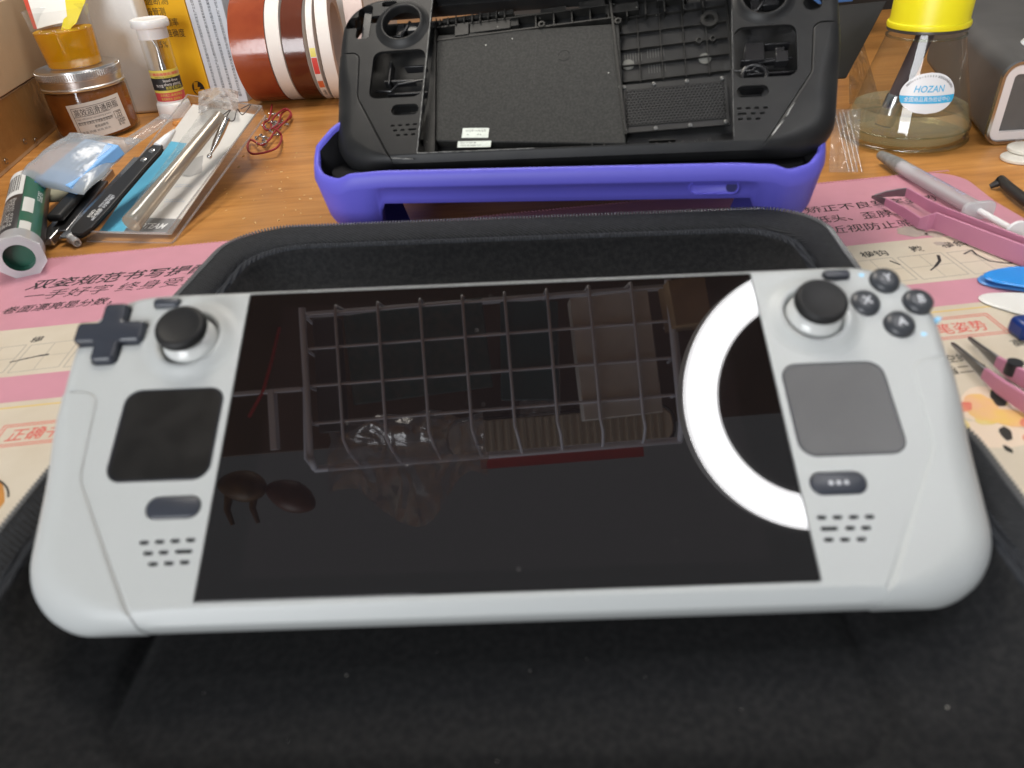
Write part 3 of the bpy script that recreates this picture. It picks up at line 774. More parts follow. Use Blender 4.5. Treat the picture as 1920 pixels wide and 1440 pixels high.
# ---- the black gutted shell
blk = thing('console_shell', 'gutted black handheld console shell propped in the purple cover', 'console shell',
            frame((51.372, 458.805, 104.491), (0.97935, -0.20109, 0.02085), (0.13942, 0.74647, 0.65065)))
body = obj('front_shell', body_mb(), BLACKP, blk, 0)
c = MB(); W_ = inset(OUT, 2.4)
W2 = inset(OUT, [max(2.4, edge_r(*p) * .85) for p in OUT])
c.rings([[(x, y, -18.5) for x, y in W_], [(x, y, -12) for x, y in W_], [(x, y, -2.3) for x, y in W2]])
cut(body, c)
c = MB()
c.prism([(-90, -54.2), (90, -54.2), (90, 56.2), (-90, 56.2)], -8, 5)
for s in (-1, 1):
    c.prism(rrect(108 * s, 0.97, 33.6, 33.6, 5.4), -8, 5)
    c.prism(rrect(100.6 * s, -24.4, 17.2, 7.5, 3.6), -8, 5)
    c.prism(rrect(118.3 * s, 52.6, 9.9, 4.1, 1.9), -8, 5)
    c.prism(circ(108 * s, 36, 12.2, 48), -8, 5)
    for x, y, w in SLOTS: c.prism(rrect(-x * s, y, w, 1.25, 0.55, 4), -8, 5)
c.prism(rrect(-133.6, 40.4, 9.4, 24.6, 2.4), -8, 5); c.prism(rrect(-141.4, 40.2, 9.0, 8.2, 2), -8, 5); c.prism(rrect(-125.6, 41.6, 7.6, 5.5, 1.4), -8, 5)
for _, x, y in ABXY: c.prism(circ(x, y, 5.25, 28), -8, 5)
cut(body, c)
for s in (-1, 1):
    for dz in (-1.8, -1.73, -1.66, -1.59, -1.5):       # the sunken line round the grip; another depth if the solver stumbles
        keep = body.data.copy(); q = MB(); q.prism(grow(grip_region(s), .55 - dz * .01), dz, 5); cut(body, q)
        vs = [v.co for v in body.data.vertices]
        if vs and max(abs(v.x) for v in vs) < 0.1515 and max(v.z for v in vs) < 0.001: bpy.data.meshes.remove(keep); break
        body.data = keep; body.data.materials.clear(); body.data.materials.append(BLACKP); resmooth(body, 34)
for s in (-1, 1):
    make_grip(s, 0.3, BLACKP, blk)
    mb = MB(); mb.lathe([(18.0, -0.3), (17.4, 0.05), (15.8, 0.5), (14.2, 2.0), (13.2, 3.0), (12.4, 3.2), (12.0, 2.8), (11.8, 1.6), (11.7, -3)], 72, 0, T(108 * s, 36, 0), cap0=False, cap1=False)
    obj('stick_collar', mb, BLACKP, blk, 70)
# grey glue left along the opening, cracked white seam on the right grip
mb = MB()
def ragged(p, q, w, n):
    p, q = Vector(p), Vector(q)
    pts = [p.lerp(q, i / n) for i in range(n + 1)]
    mb.tube([(a.x + 0.25 * noise3(a.x, a.y), a.y + 0.25 * noise3(a.y, a.x), 0.06) for a in pts], [w * (0.55 + 0.6 * abs(noise3(a.x * .35, a.y * .35, 2))) for a in pts], 6)
for ra in (((-90.2, -54.2), (-90.2, 55), 0.55, 90), ((-90, -54.4), (-20, -54.4), 0.42, 50), ((-106, -57), (-92, -58.3), 0.5, 16), ((90.1, -52), (90.1, 30), 0.22, 50)):
    mb = MB(); ragged(*ra); obj('glue_residue', mb, GLUE, blk, 60)
mb = MB()
mb.tube([(122.5, -33, .25), (120, -37, .3), (118.6, -40.0, .3), (117.6, -41.5, .25)], [.08, .22, .3, .1], 6)
mb.tube([(116.6, -43.4, .2), (113.5, -47.5, .15), (110.6, -52, -.2), (108, -55.5, -1.2)], [.12, .42, .5, .08], 6)
obj('seam_crack', mb, pmat('bare_seam', (0.42, 0.42, 0.41), .5, bump=(900, .3)), blk, 60)
# back cover seen through the opening (it sits slightly askew)
RB = T(0, 0, 0) @ RZ(3.9)
mb = MB(); mb.box((0, -1, -19.6), (262, 112, 1.6))
obj('back_cover', mb, BLACKIN, blk, 30, M=RB)
mb = MB(); mb.prism([(-94, -38.5), (31.5, -46.8), (25.5, 36.0), (-88.5, 36.6)], -18.8, -11.6)
sheet = obj('battery_cover_sheet', mb, BLACKSHEET, blk, 30, bevel=0.8)
mb = MB(); ring = [(-7.2 + 3.7 * math.cos(t), 15.6 + 3.7 * math.sin(t), -11.55) for t in [2 * math.pi * i / 40 for i in range(40)]]
mb.tube(ring, 0.16, 6, closed=True); mb.box((-25, 14, -11.6), (0.25, 44, 0.16))
obj('embossed_ring', mb, pmat('dark_emboss', (0.012, 0.012, 0.012), .6), sheet, 60)
mb = MB(); mb.prism([(-90, -54), (-82.2, -52.0), (-88.5, 30), (-90, 48)], -18.8, -9.0)
obj('side_wall', mb, BLACKIN, blk, 0)
# printed white labels on the sheet
SA = frame((-50.6, -38.7, -11.5), (16.6, -0.9 + 0.2, 0), (0, 1, 0))
mb = MB(); mb.box((-8.3, 3.3, 0.05), (16.4, 6.6, 0.16))
s1 = obj('date_label', mb, STICKER, blk, 0, M=SA)
text('lettering', '2022年12月22日', 1.25, INK, s1, SA @ T(-14.8, 4.2, .16), fit=12.6); text('lettering', 'A        PA', 1.0, INK, s1, SA @ T(-13.8, 1.7, .16), fit=9.5)
SB = frame((-48.7, -44.6, -11.5), (16.6, -0.5, 0), (0, 1, 0))
mb = MB(); mb.box((-10.3, 1.6, 0.05), (20.6, 4.2, 0.16))
s2 = obj('code_label', mb, STICKER, blk, 0, M=SB)
text('lettering', 'EOV TY-4M 08', 1.0, INK, s2, SB @ T(-19, 2.1, .16), fit=9.5); text('lettering', 'ZDY 4-1206 KX', .9, INK, s2, SB @ T(-19, .5, .16), fit=13)
# ribbed field with moulded letters
mb = MB()
x0, x1, y0, y1 = 24.5, 91, -4.5, 55
for i in range(6): mb.box((x0 + 1 + i * 13.4, 26, -17.6), (0.5, 62, 2.4))
for j in range(6): mb.box((57, -3.5 + j * 11.3, -17.65), (68, 0.5, 2.3))
for j in range(2): mb.box((-32, 38.6 + 9.5 * j, -14.4), (116, 0.9, 6.4))
for i in range(10): mb.box((-6 + 3 + i * 11.2 - 20, 43.3, -14.6), (0.8, 9.5, 5.6))
mb.box((26, 10, -13.6), (1.3, 110, 8.2), 0, RZ(3.2))
obj('ribs', mb, BLACKIN, blk, 0, M=RB)
mb = MB()
for i, (x, y, w, h) in enumerate(((30, 46, 20, 6), (-52, 45, 26, 8), (-70, 44, 9, 9), (-38, 46, 8, 6), (-12, 50, 16, 4), (12, 50, 16, 5), (60, 50, 18, 5), (-60, 53, 46, 3))):
    mb.box((x, y, -15.6 + (i % 3)), (w, h, 6))
for i in range(9): mb.box((-84 + i * 5.2, 50.5, -13), (.8, 4.5 + (i % 3), 7))
obj('moulded_blocks', mb, BLACKIN, blk, 0, bevel=0.25, M=RB)
mb = MB()
PALE = pmat('pale_mould_pad', (0.10, 0.10, 0.09), .6)
for x, y in ((31.4, 11.3), (76.5, 12.4)):
    mb = MB(); mb.lathe([(3.6, -18.6), (3.6, -17.9), (0, -17.85)], 28, 0, T(x, y, 0)); obj('round_pad', mb, PALE, blk, 40)
for r0_, r1_, zt_, x, y in ((5.2, 3.0, -15.5, 79, 38), (2.0, 1.2, -16, 73, 24), (2.0, 1.2, -16, 81, 24.6), (2.2, 1.1, -10.4, 24.8, 37), (2.2, 1.1, -10.4, -22, 38.4)):
    mb = MB(); mb.lathe([(r0_, -18.6), (r0_, zt_), (r1_, zt_ + .1), (r1_, -18)], 28, 0, T(x, y, 0)); obj('screw_post', mb, BLACKIN, blk, 40)
MOULD = pmat('raised_mould_text', (0.07, 0.07, 0.066), .45)
for i, (tx, x, y, h, f) in enumerate((('>PC/ABS-GF<', 31, 31.5, 1.5, 9.5), ('INJ 0224', 31, 28.6, 1.5, 9), ('PC:ABS', 44, 33.8, 1.6, 8), ('TV-0', 58, 34.5, 1.8, 5), ('1 2 3 4 5 6 7', 30.5, 20.3, 1.2, 10), ('1 2 3 4 5 6', 44, 21.6, 1.2, 9.5), ('2 2 2 2 3 3', 44.2, 10.8, 1.2, 9.5), ('MADE 2022', 57.5, 12.2, 1.5, 9.5))):
    text('moulded_text', tx, h, MOULD, blk, RB @ T(x, y - 2.2 - x * .02, -18.55), fit=f)
mb = MB()
for gx, gy in ((30.5, 14.2), (44, 15.4), (44.2, 4.8)):
    for k in range(7): mb.box((gx + k * 1.6, gy, -18.55), (.3, 6.2, .3))
obj('moulded_tables', mb, MOULD, blk, 0, M=RB)
# honeycomb vent
vent = MB(); vent.box((58.5, -20.6, -14.6), (61.0, 32.2, 1.2))
VM = T(0, 0, 0) @ T(58.5, -20, 0) @ RZ(2.6) @ T(-58.5, 20, 0)
ve = obj('vent_panel', vent, pmat('vent_black', (0.010, 0.0105, 0.011), .4), blk, 0, M=VM)
mb = MB(); hx = []
for j in range(13):
    for i in range(27):
        hx.append((31.8 + i * 2.06 + (1.03 if j % 2 else 0), -31.6 + j * 1.80))
for x, y in hx:
    a = [(x + 1.14 * math.cos(math.radians(60 * k + 30)), y + 1.14 * math.sin(math.radians(60 * k + 30))) for k in range(6)]
    b = [(x + .86 * math.cos(math.radians(60 * k + 30)), y + .86 * math.sin(math.radians(60 * k + 30))) for k in range(6)]
    mb.rings([[(p[0], p[1], -13.4) for p in a], [(p[0], p[1], -13.4) for p in b], [(p[0], p[1], -13.95) for p in b]], 0, None, False, False)
obj('honeycomb_mesh', mb, pmat('mesh_edge', (0.028, 0.028, 0.028), .4), ve, 0, M=VM, fixn=False)
mb = MB(); mb.prism([(30.4, -33), (87.4, -33), (87.4, -8), (30.4, -8)], -14.0, -13.9)
obj('vent_gauze', mb, pmat('vent_dark', (0.004, 0.004, 0.004), .8), ve, 0, M=VM)
SCREWB = pmat('small_screw', (0.16, 0.16, 0.155), .35, metal=.7)
for x, y in ((30, -6), (47.5, -5.6), (66.5, -5.9), (86.5, -6.2), (30, -35.2), (47.5, -35.4), (67, -35.3), (87, -35.0)):
    mb = MB(); mb.lathe([(1.15, -14), (1.15, -13.3), (.8, -13.05), (.5, -13.05), (.4, -13.4), (0, -13.4)], 16, 0, VM @ T(x, y, 0))
    obj('screw', mb, SCREWB, blk, 50)
# clip rail along the lower edge
mb = MB(); mb.prism([(20, -54.5), (90, -54.5), (90, -48.5), (20, -52.5)], -18.8, -13)
for i in range(7): mb.box((34 + i * 7.4, -47.4 + i * .4, -15.5), (1.2, 2.2, 5))
mb.box((52, -46.2, -15.8), (15, .7, 3)); mb.box((52, -43.2, -15.8), (15, .7, 3)); mb.box((-2, -50.4, -12.8), (14, 1.0, 3)); mb.box((12, -48.6, -12), (.8, 4, 4)); mb.box((19, -48.6, -12), (.8, 4, 4))
obj('clip_rail', mb, BLACKIN, blk, 0, bevel=0.15)
# hidden works behind the trackpad, stick and pill openings
GLOSSB = pmat('glossy_black_part', (0.014, 0.014, 0.015), .22)
for s in (-1, 1):
    X = 108 * s; mb = MB()
    mb.box((X - 2, 3, -12), (20, 1.2, 6), 0, T(0, 0, 0)); mb.box((X + 4, -6, -12.5), (26, 1.2, 6)); mb.box((X - 8, 8, -11), (1.2, 16, 7)); mb.box((X + 8, 12, -11), (14, 1.2, 6))
    mb.tube([(X - 16, -4, -9), (X - 6, -5, -8.5), (X - 2, 0, -8.5), (X + 16, 2, -8.5)], 0.8, 8)
    mb.box((100.6 * s, -24.4, -9), (12, 5, 5)); mb.box((X - 4, 36, -10), (5, 14, 6)); mb.box((X + 5, 40, -9), (9, 6, 5))
    mb.tube([(X - 10, 33, -7), (X - 3, 33.5, -6.5), (X, 38, -6), (X + 2, 44, -7)], 1.1, 8)
    obj('inner_frame', mb, GLOSSB, blk, 40, bevel=0.4)
mb = MB(); mb.lathe([(8, -18), (8, -8), (6.5, -7.4), (5.5, -8), (5.5, -12), (0, -12)], 36, 0, T(103, -8, 0)); mb.box((103, 6, -10), (11, 12, 8)); mb.box((118, 2, -9), (7, 7, 6)); mb.box((117, 6.5, -7.6), (5, 3, 3))
obj('motor_housing', mb, GLOSSB, blk, 40, bevel=0.4)
mb = MB(); mb.box((-133.6, 41, -6.5), (5.6, 21, 5)); mb.box((-134, 31.5, -5.2), (4.6, 2.4, 3))
obj('pad_post', mb, GLOSSB, blk, 40, bevel=0.4)

# ------------------------------------------------------------------ purple cover under the shell
pc = thing('silicone_cover', 'purple silicone protective cover standing on the desk under the black shell', 'protective cover', T(32, 399, 0) @ RZ(-10.5))
def interp(xs, ys, x):
    if x <= xs[0]: return ys[0]
    for i in range(len(xs) - 1):
        if x <= xs[i + 1]:
            t = smooth01(xs[i], xs[i + 1], x); return ys[i] * (1 - t) + ys[i + 1] * t
    return ys[-1]
half = [(0, 0), (100, 0)] + [(118 + 32 * math.sin(a), 32 - 32 * math.cos(a) - 0.0) for a in [math.pi / 2 * k / 14 for k in range(0, 15)]] + [(145, 36), (136, 50), (121, 70)]
def plan(n=61):
    P = [Vector(p) for p in half]; L = [0]
    for i in range(len(P) - 1): L.append(L[-1] + (P[i + 1] - P[i]).length)
    out = []; k = 0
    for i in range(n):
        s = L[-1] * i / (n - 1)
        while k < len(L) - 2 and L[k + 1] < s: k += 1
        out.append(P[k].lerp(P[k + 1], (s - L[k]) / (L[k + 1] - L[k])))
    return out
hp = plan()
full = [Vector((-p.x, p.y)) for p in hp[::-1][:-1]] + hp
def section(i, leg):
    p = full[i]; a = full[max(0, i - 1)]; b = full[min(len(full) - 1, i + 1)]
    t = (b - a).normalized(); nrm = Vector((-t.y, t.x))        # points inwards
    u, v = abs(p.x), p.y
    right = p.x > 0
    top = interp([0, 96, 116, 128, 140, 147], [64, 64, 63, 59.5, 60, 63], u) if v < 20 else 63 + 0.62 * (v - 16) * smooth01(16, 40, v) * (1 - smooth01(38, 84, v)) - 10 * smooth01(50, 90, v)
    e0, e1 = (108, 121) if right else (101, 115)
    zb = 43 * (1 - smooth01(e0, e1, u)) if v < 40 else 0
    tuck = 24 * (1 - zb / 43)
    low = max(zb, 0.2)
    mid = low + (top - low) * 0.62
    prof = [(tuck + 9, low + 1.5), (tuck + 5.5, low + 0.2), (tuck + 4.4, low + .8), (4.6 + tuck * .45, low * .7 + mid * .3), (1.9 + tuck * .1, mid - (top - 46) * .12 if low > 20 else mid - 6), (0.4, top - 9.6), (0.0, top - 8.2), (0.8, top - 3.2), (1.8, top - 1.0), (3.0, top), (4.4, top - .5), (4.9, top - 2.0), (5.1, top - 7), (7, max(low + 3, top - 24)), (12 + tuck * .6, low + 3)]
    return [(p.x + nrm.x * d, p.y + nrm.y * d, z) for d, z in prof]
mb = MB(); mb.rings([section(i, 0) for i in range(len(full))], 0, None, True, True, True)
obj('wall', mb, PURPLE, pc, 75)
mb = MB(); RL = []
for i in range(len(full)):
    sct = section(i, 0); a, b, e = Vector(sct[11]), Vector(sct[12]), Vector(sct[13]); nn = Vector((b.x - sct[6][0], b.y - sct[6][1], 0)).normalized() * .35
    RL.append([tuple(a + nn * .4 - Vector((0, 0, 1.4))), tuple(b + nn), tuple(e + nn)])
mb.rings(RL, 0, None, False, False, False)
obj('wall_shade', mb, pmat('wall_shade_black', (0.006, 0.006, 0.007), .8, spec=.2), pc, 60, fixn=False)  # black strip painting the shade down the inside of the wall
mb = MB(); mb.prism(round_poly([(-140, 12, 20), (140, 12, 20), (140, 122, 14), (-140, 122, 14)]), 41, 46)
obj('floor_panel', mb, PURPLE, pc, 30, bevel=1)  # runs on out of sight at the back to shade the desk beneath
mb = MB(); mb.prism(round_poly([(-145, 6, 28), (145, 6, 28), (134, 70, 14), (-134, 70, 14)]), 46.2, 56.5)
obj('gap_shade', mb, pmat('gap_shade_black', (0.006, 0.006, 0.007), .8, spec=.2), pc, 30, bevel=1)  # black plate standing in for the shade between cover and shell
mb = MB(); mb.box((0, 123, 27), (262, 5, 54)); obj('shade_skirt', mb, PURPLE, pc, 30, bevel=1)  # unseen wall added to keep lamp light from under the cover
slot = MB(); slot.rings([[(a, z, -2.4) for a, z in rrect(0, 0, 27, 7.6, 3.7, 8)], [(a, z, 0.6) for a, z in rrect(0, 0, 27, 7.6, 3.7, 8)], [(a, z, 0.9) for a, z in rrect(0, 0, 26, 6.8, 3.3, 8)], [(a, z, 0.2) for a, z in rrect(0, 0, 25, 6.0, 2.9, 8)], [(a, z, -0.3) for a, z in rrect(0, 0, 24, 5.2, 2.5, 8)]])
SM = Matrix(((1, 0, 0, 88), (0, .18, -1, 2.2), (0, 1, .18, 50.8), (0, 0, 0, 1)))
so = obj('port_slot', slot, PURPLE, pc, 60, M=SM)
mb = MB(); mb.prism(rrect(9.5, 0, 6.4, 5.0, 2.4, 8), -0.3, 0.0)
obj('port_hole', mb, DKPURPLE, so, 0, M=SM)
# ------------------------------------------------------------------ clutter on the left of the bench
def flow(P, n=6):
    out = []
    for i in range(len(P) - 1):
        a, b, c_, d = P[max(0, i - 1)], P[i], P[i + 1], P[min(len(P) - 1, i + 2)]
        for k in range(n):
            t = k / n; out.append(0.5 * ((2 * b) + (c_ - a) * t + (2 * a - 5 * b + 4 * c_ - d) * t * t + (3 * b - a - 3 * c_ + d) * t ** 3))
    return out + [P[-1]]
def tilt_frame(p, q, up_=(0, 0, 1)):
    ex = (Vector(q) - Vector(p)).normalized(); ey = Vector(up_).cross(ex)
    return frame(p, ex, ey)
CARDBOARD = pmat('brown_cardboard', (0.46, 0.335, 0.215), 0.6, var=(22, .5), col2=(0.40, 0.275, 0.165, 1), bump=(260, .12))
PARCELTAPE = film('parcel_tape_film', (0.93, 0.86, 0.74), 0.06, 0.14, bump=(60, 1.2))
FOAM = pmat('white_foam', (0.76, 0.75, 0.73), 0.8, bump=(500, .15))
WPLASTIC = pmat('milky_white_plastic', (0.74, 0.745, 0.75), 0.35, sss=.2)
ALU = pmat('aluminium_lid', (0.72, 0.72, 0.72), 0.28, metal=1.0, bump=(700, .03))
CLEAR = film('clear_plastic_film', (0.96, 0.97, 0.97), 0.10, 0.08)
CLEARB = film('clear_bag_plastic', (0.95, 0.955, 0.96), 0.12, 0.14, haze=0.16, bump=(110, 2.0))
GLASSW = film('glass_wall', (0.965, 0.975, 0.965), 0.09, 0.03)
MILKY = film('milky_bag_plastic', (0.93, 0.94, 0.95), 0.08, 0.25, haze=0.36, hazecol=(0.62, 0.65, 0.67), bump=(80, 1.5))

# cardboard box
cb = thing('cardboard_box', 'brown cardboard box with taped lower seam at the left edge of the desk', 'cardboard box')
f0, f1 = Vector((-436, 560, 0)), Vector((-486, 900, 0))
dv = (f1 - f0).normalized(); nv = Vector((dv.y, -dv.x, 0)); bk_ = -nv * 110
mb = MB()
mb.add([f0, f1, f1 + bk_, f0 + bk_] + [p + Vector((0, 0, 55)) for p in (f0, f1, f1 + bk_, f0 + bk_)], [(0, 3, 2, 1), (4, 5, 6, 7), (0, 1, 5, 4), (1, 2, 6, 5), (2, 3, 7, 6), (3, 0, 4, 7)])
obj('lower_tray', mb, CARDBOARD, cb, 0, bevel=.8)
o3 = nv * 1.6
mb = MB(); z0_, z1_ = 56.2, 128
P4 = (f0 + o3, f1 + o3, f1 + bk_, f0 + bk_)
mb.add([p + Vector((0, 0, z0_)) for p in P4] + [p + Vector((0, 0, z1_)) for p in P4], [(0, 3, 2, 1), (4, 5, 6, 7), (0, 1, 5, 4), (1, 2, 6, 5), (2, 3, 7, 6), (3, 0, 4, 7)])
obj('upper_lid', mb, CARDBOARD, cb, 0, bevel=.8)
mb = MB(); a, b = f0 + nv * .5, f1 + nv * .5
mb.slab(a + Vector((0, 0, 4)), b + Vector((0, 0, 4)), b + Vector((0, 0, 54)), a + Vector((0, 0, 54)), .15, 30, 6, lambda u, v: .3 * noise3(u * 14, v * 3))
obj('clear_tape', mb, PARCELTAPE, cb, 60)
for k, (d, z) in enumerate(((95, 30), (150, 9), (205, 12), (230, 6), (122, 6))):
    p = f0 + dv * d + nv * 1.2 + Vector((0, 0, z)); mb = MB()
    Q = upto(p, p + nv)
    mb.tube([tuple(Q @ Vector((3.2 * math.cos(t), 2.6 * math.sin(t), .5))) for t in [i * .42 for i in range(14)]], .35, 6)
    tag(obj('staple_ring', mb, DKSTEEL, cb, 60))

# foam block, yellow box and white leaflet box behind
mb = MB(); mb.box((-414, 908, 85), (92, 34, 170))
tag(obj('foam_block', mb, FOAM, None, 30, bevel=3), 'tall white foam block standing behind the amber jar', 'foam block')
yb = thing('yellow_box', 'yellow instrument box printed in black behind the clear tip tube', 'box', frame((-403, 936, 0), (0.963, -0.27, 0), (0.27, 0.963, 0)))
mb = MB(); mb.box((42, 30, 90), (84, 60, 180))
obj('carton', mb, pmat('yellow_carton', (0.74, 0.40, 0.008), .45, var=(30, .3), col2=(0.68, 0.35, 0.008, 1)), yb, 0, bevel=.8)
FM = Matrix(((1, 0, 0, 0), (0, 0, -1, -.15), (0, 1, 0, 0), (0, 0, 0, 1)))
for k, s in enumerate(('压 600V', '□□、通断测', '□二极管测', '□电容、频率', '□本直流准确度', '□.5%')):
    text('lettering', s.replace('□', ' '), 7.2, INK, yb, FM @ T((22, 20, 22, 26, 24, 32)[k], 117 - k * 11.0 + (2 if k == 0 else 0), 0), fit=(None, 38, 32, 40, 47, None)[k])
mb = MB(); mb.prism(circ(70, 17, 8, 30), 0, .1)
sp = obj('round_emblem', mb, INK, yb, 0, M=FM)
mb = MB(); mb.prism([(66, 24.0), (71.5, 24.2), (69.4, 18.5), (73, 18.6), (66.2, 10), (68.4, 16.2), (64.5, 16)], .1, .16); mb.prism([(63.4, 15.2), (76.8, 16.2), (75.6, 12.2), (72, 9.6), (67, 10)], .1, .14)
obj('emblem_mark', mb, pmat('emblem_yellow', (0.66, 0.36, 0.01), .5), sp, 0, M=FM)
lb = thing('leaflet_box', 'pale carton covered in fine upright print, between yellow box and tape rolls', 'carton', frame((-321, 914, 0), (0.985, -0.17, 0), (0.17, 0.985, 0)))
mb = MB(); mb.box((21, 22, 90), (42, 44, 180))
obj('carton', mb, pmat('pale_blue_carton', (0.60, 0.62, 0.66), .5, var=(12, .9), col2=(0.44, 0.50, 0.58, 1)), lb, 0, bevel=.8)
rng = random.Random(3)
hz = '广州恒大新材料科技有限公司是国内知名的环保型胶粘剂研发生产企业提供和密封与粘接的解决方案有机硅胶粘接及灌封系列无影胶系列酯系列金属填补剂系列螺纹锁固密封胶系列'
for k in range(4):
    L_ = (46, 34, 52, 40)[k]; s = ''.join(hz[(k * 17 + i) % len(hz)] for i in range(L_))
    text('lettering', s, 2.9, INK, lb, FM @ T(9 + k * 9.0, 6, 0) @ RZ(90), fit=L_ * 3.2)

# jar of amber grease with an aluminium lid
JC = Vector((-419, 828, 0))
jar = thing('grease_jar', 'glass jar of amber grease with ridged aluminium lid and white label', 'jar', T(*JC) @ Matrix.Scale(.94, 4))
def noisy_lathe(prof, n, amp): 
    q = MB(); q.lathe(prof, n)
    q.v = [Vector((p.x, p.y, p.z + amp * noise3(p.x * .06, p.y * .06, p.z * .03))) for p in q.v]; return q
mb = MB(); mb.lathe([(0, 1), (36, 1), (40.6, 4), (41.6, 9), (41.6, 46), (40.5, 49), (37, 51), (0, 51)], 64)
obj('grease', mb, pmat('amber_grease', (0.30, 0.105, 0.018), .22, var=(34, .9), col2=(0.15, 0.042, 0.006, 1), bump=(50, 1.2), sss=.25), jar, 50)
mb = MB(); mb.lathe([(40, 0), (43, 3), (43.6, 8), (43.6, 48), (42.6, 53), (39.8, 56), (38.5, 58)], 64, cap0=False, cap1=False)
obj('glass_wall', mb, GLASSW, jar, 60)
mb = MB(); mb.lathe([(41.5, 51.5), (42.8, 51), (43.3, 52), (43.0, 53.5), (41.8, 54.4), (41.8, 60.5), (42.4, 61), (42.4, 70), (41.6, 71.4), (39.5, 72), (37.5, 71.2), (36.5, 70.9), (0, 70.9)], 96, cap0=False)
lid = obj('lid', mb, ALU, jar, 40)
mb = MB()
for i in range(110):
    a = 2 * math.pi * i / 110; mb.box((0, 0, 0), (1.0, 1.1, 6.5), 0, RZ(math.degrees(a)) @ T(42.5, 0, 66))
obj('lid_ridges', mb, ALU, lid, 0, bevel=.2, seg=1)
def on_cyl(r, a0, z0, tilt=0):
    ct, st_ = math.cos(math.radians(tilt)), math.sin(math.radians(tilt))
    def w(p):
        x, y = p.x * ct - p.y * st_, p.x * st_ + p.y * ct
        a = math.radians(a0) + x / r
        rr = r + p.z
        return (rr * math.cos(a), rr * math.sin(a), z0 + y)
    return w
def wrap_sheet(w, poly_w, poly_h, nu=24, nv=6, z=0.0, rnd=0):
    q = MB(); q.grid(lambda u, v: w(Vector(((u - .5) * poly_w, (v - .5) * poly_h, z))), nu, nv); return q
wj = on_cyl(43.75, -58, 23, 4)
jl = obj('paper_label', wrap_sheet(wj, 58, 36), pmat('label_paper', (0.68, 0.68, 0.66), .5, var=(60, .2)), jar, 180)
tw_ = lambda dx, dy: (lambda p: wj(Vector((p.x + dx, p.y + dy, .12))))
text('lettering', '高效润滑通用脂', 6.2, INK, jl, warp=tw_(-24, 6.2), fit=47)
text('lettering', 'High-efficiency lubricating grease', 1.9, INKG, jl, warp=tw_(-24, 1.6), fit=36)
text('lettering', '配方含 抗氧化 防锈复合添加剂', 2.9, INK, jl, warp=tw_(-24, -3.6), fit=36)
text('lettering', '使用说明书', 2.6, INK, jl, warp=tw_(-9, -8.4), fit=14)
text('lettering', '高温 抗磨 长效 防水', 2.2, INKG, jl, warp=tw_(-24, -12.5), fit=30)
text('lettering', '正', 5.4, INK, jl, warp=tw_(16.6, -4.2)); text('lettering', '品质保障\n全国通用\n重  80g', 1.8, INK, jl, warp=tw_(16, -8.6), fit=9)
mb = MB()
for a, b in (((-25.5, 14), (25, 14)), ((-25.5, 14), (-25.5, -14)), ((-25.5, 5), (13, 5)), ((-24, -1), (13, -1)), ((15.2, 2), (23.2, 2)), ((15.2, -5.4), (23.2, -5.4)), ((15.2, 2), (15.2, -5.4)), ((23.2, 2), (23.2, -5.4))):
    mb.tube([wj(Vector((a[0] + (b[0] - a[0]) * i / 10, a[1] + (b[1] - a[1]) * i / 10, .1))) for i in range(11)], .2, 4)
obj('label_rules', mb, INK, jl, 60)

# plastic cup of yellow liquid on the jar lid
bc = thing('plastic_cup', 'clear plastic cup of yellow liquid standing on the jar lid', 'cup', T(JC.x + 1, JC.y - 2, 66.9))
mb = MB(); mb.lathe([(0, 0), (24.5, 0), (25.6, 1.5), (27.2, 22), (29.4, 52), (30.2, 52.6), (29.2, 52.4)], 56, cap1=False)
obj('cup_wall', mb, CLEAR, bc, 60)
mb = noisy_lathe([(0, 1.2), (23.8, 1.2), (25.0, 2.5), (26.4, 22), (27.3, 34.0), (25, 33.2), (16, 32.9), (8, 32.9), (0, 33)], 56, 0.7)
YL = film('yellow_liquid', (0.96, 0.68, 0.015), 0.06, 0.02, haze=0.55, hazecol=(0.95, 0.60, 0.012), bump=(60, 3))
obj('liquid', mb, YL, bc, 60)
mb = MB(); mb.tube([(26.8 * math.cos(t), 26.8 * math.sin(t), 33.3 + .7 * noise3(math.cos(t) * 2, math.sin(t) * 2)) for t in [2 * math.pi * i / 60 for i in range(60)]], .55, 6, closed=True)
for i in range(16):
    a, r = rng.uniform(0, 6.28), rng.uniform(8, 25); mb.lathe([(1.6, 0), (1.4, .7), (.8, 1.2), (0, 1.4)], 10, 0, T(r * math.cos(a), r * math.sin(a), 33.2), cap0=False)
obj('bubbles', mb, film('foam_film', (0.98, 0.86, 0.5), .3, .05), bc, 60)
tg = thing('folded_tag', 'folded white and yellow tag sticking out of the plastic cup', 'tag', frame((JC.x - 20, JC.y + 6, 102), (0.97, 0.25, 0), (-0.2, 0.75, 0.62)))
mb = MB(); mb.slab((-7, 0, 0), (27, 4, 0), (33, 70, 10), (-14, 66, 10), .5, 8, 8, lambda u, v: 1.5 * math.sin(u * 3))
obj('white_leaf', mb, pmat('tag_white', (0.74, 0.73, 0.70), .5), tg, 60)
mb = MB(); mb.slab((22, -6, .8), (30, 1, .8), (48, 34, 6), (26, 66, 10), .5, 4, 4)
mb.slab((12, -16, 1), (22, -10, 1), (34, 14, 1.8), (20, 10, 1.8), .5, 2, 2)
obj('yellow_leaf', mb, pmat('tag_yellow', (0.68, 0.56, 0.02), .4), tg, 60)
mb = MB(); mb.slab((-10, 0, .2), (-7, 0, .2), (-14, 66, 10.2), (-19, 66, 10.2), .5)
obj('red_edge', mb, pmat('tag_red', (0.5, 0.05, 0.02), .5), tg, 0)

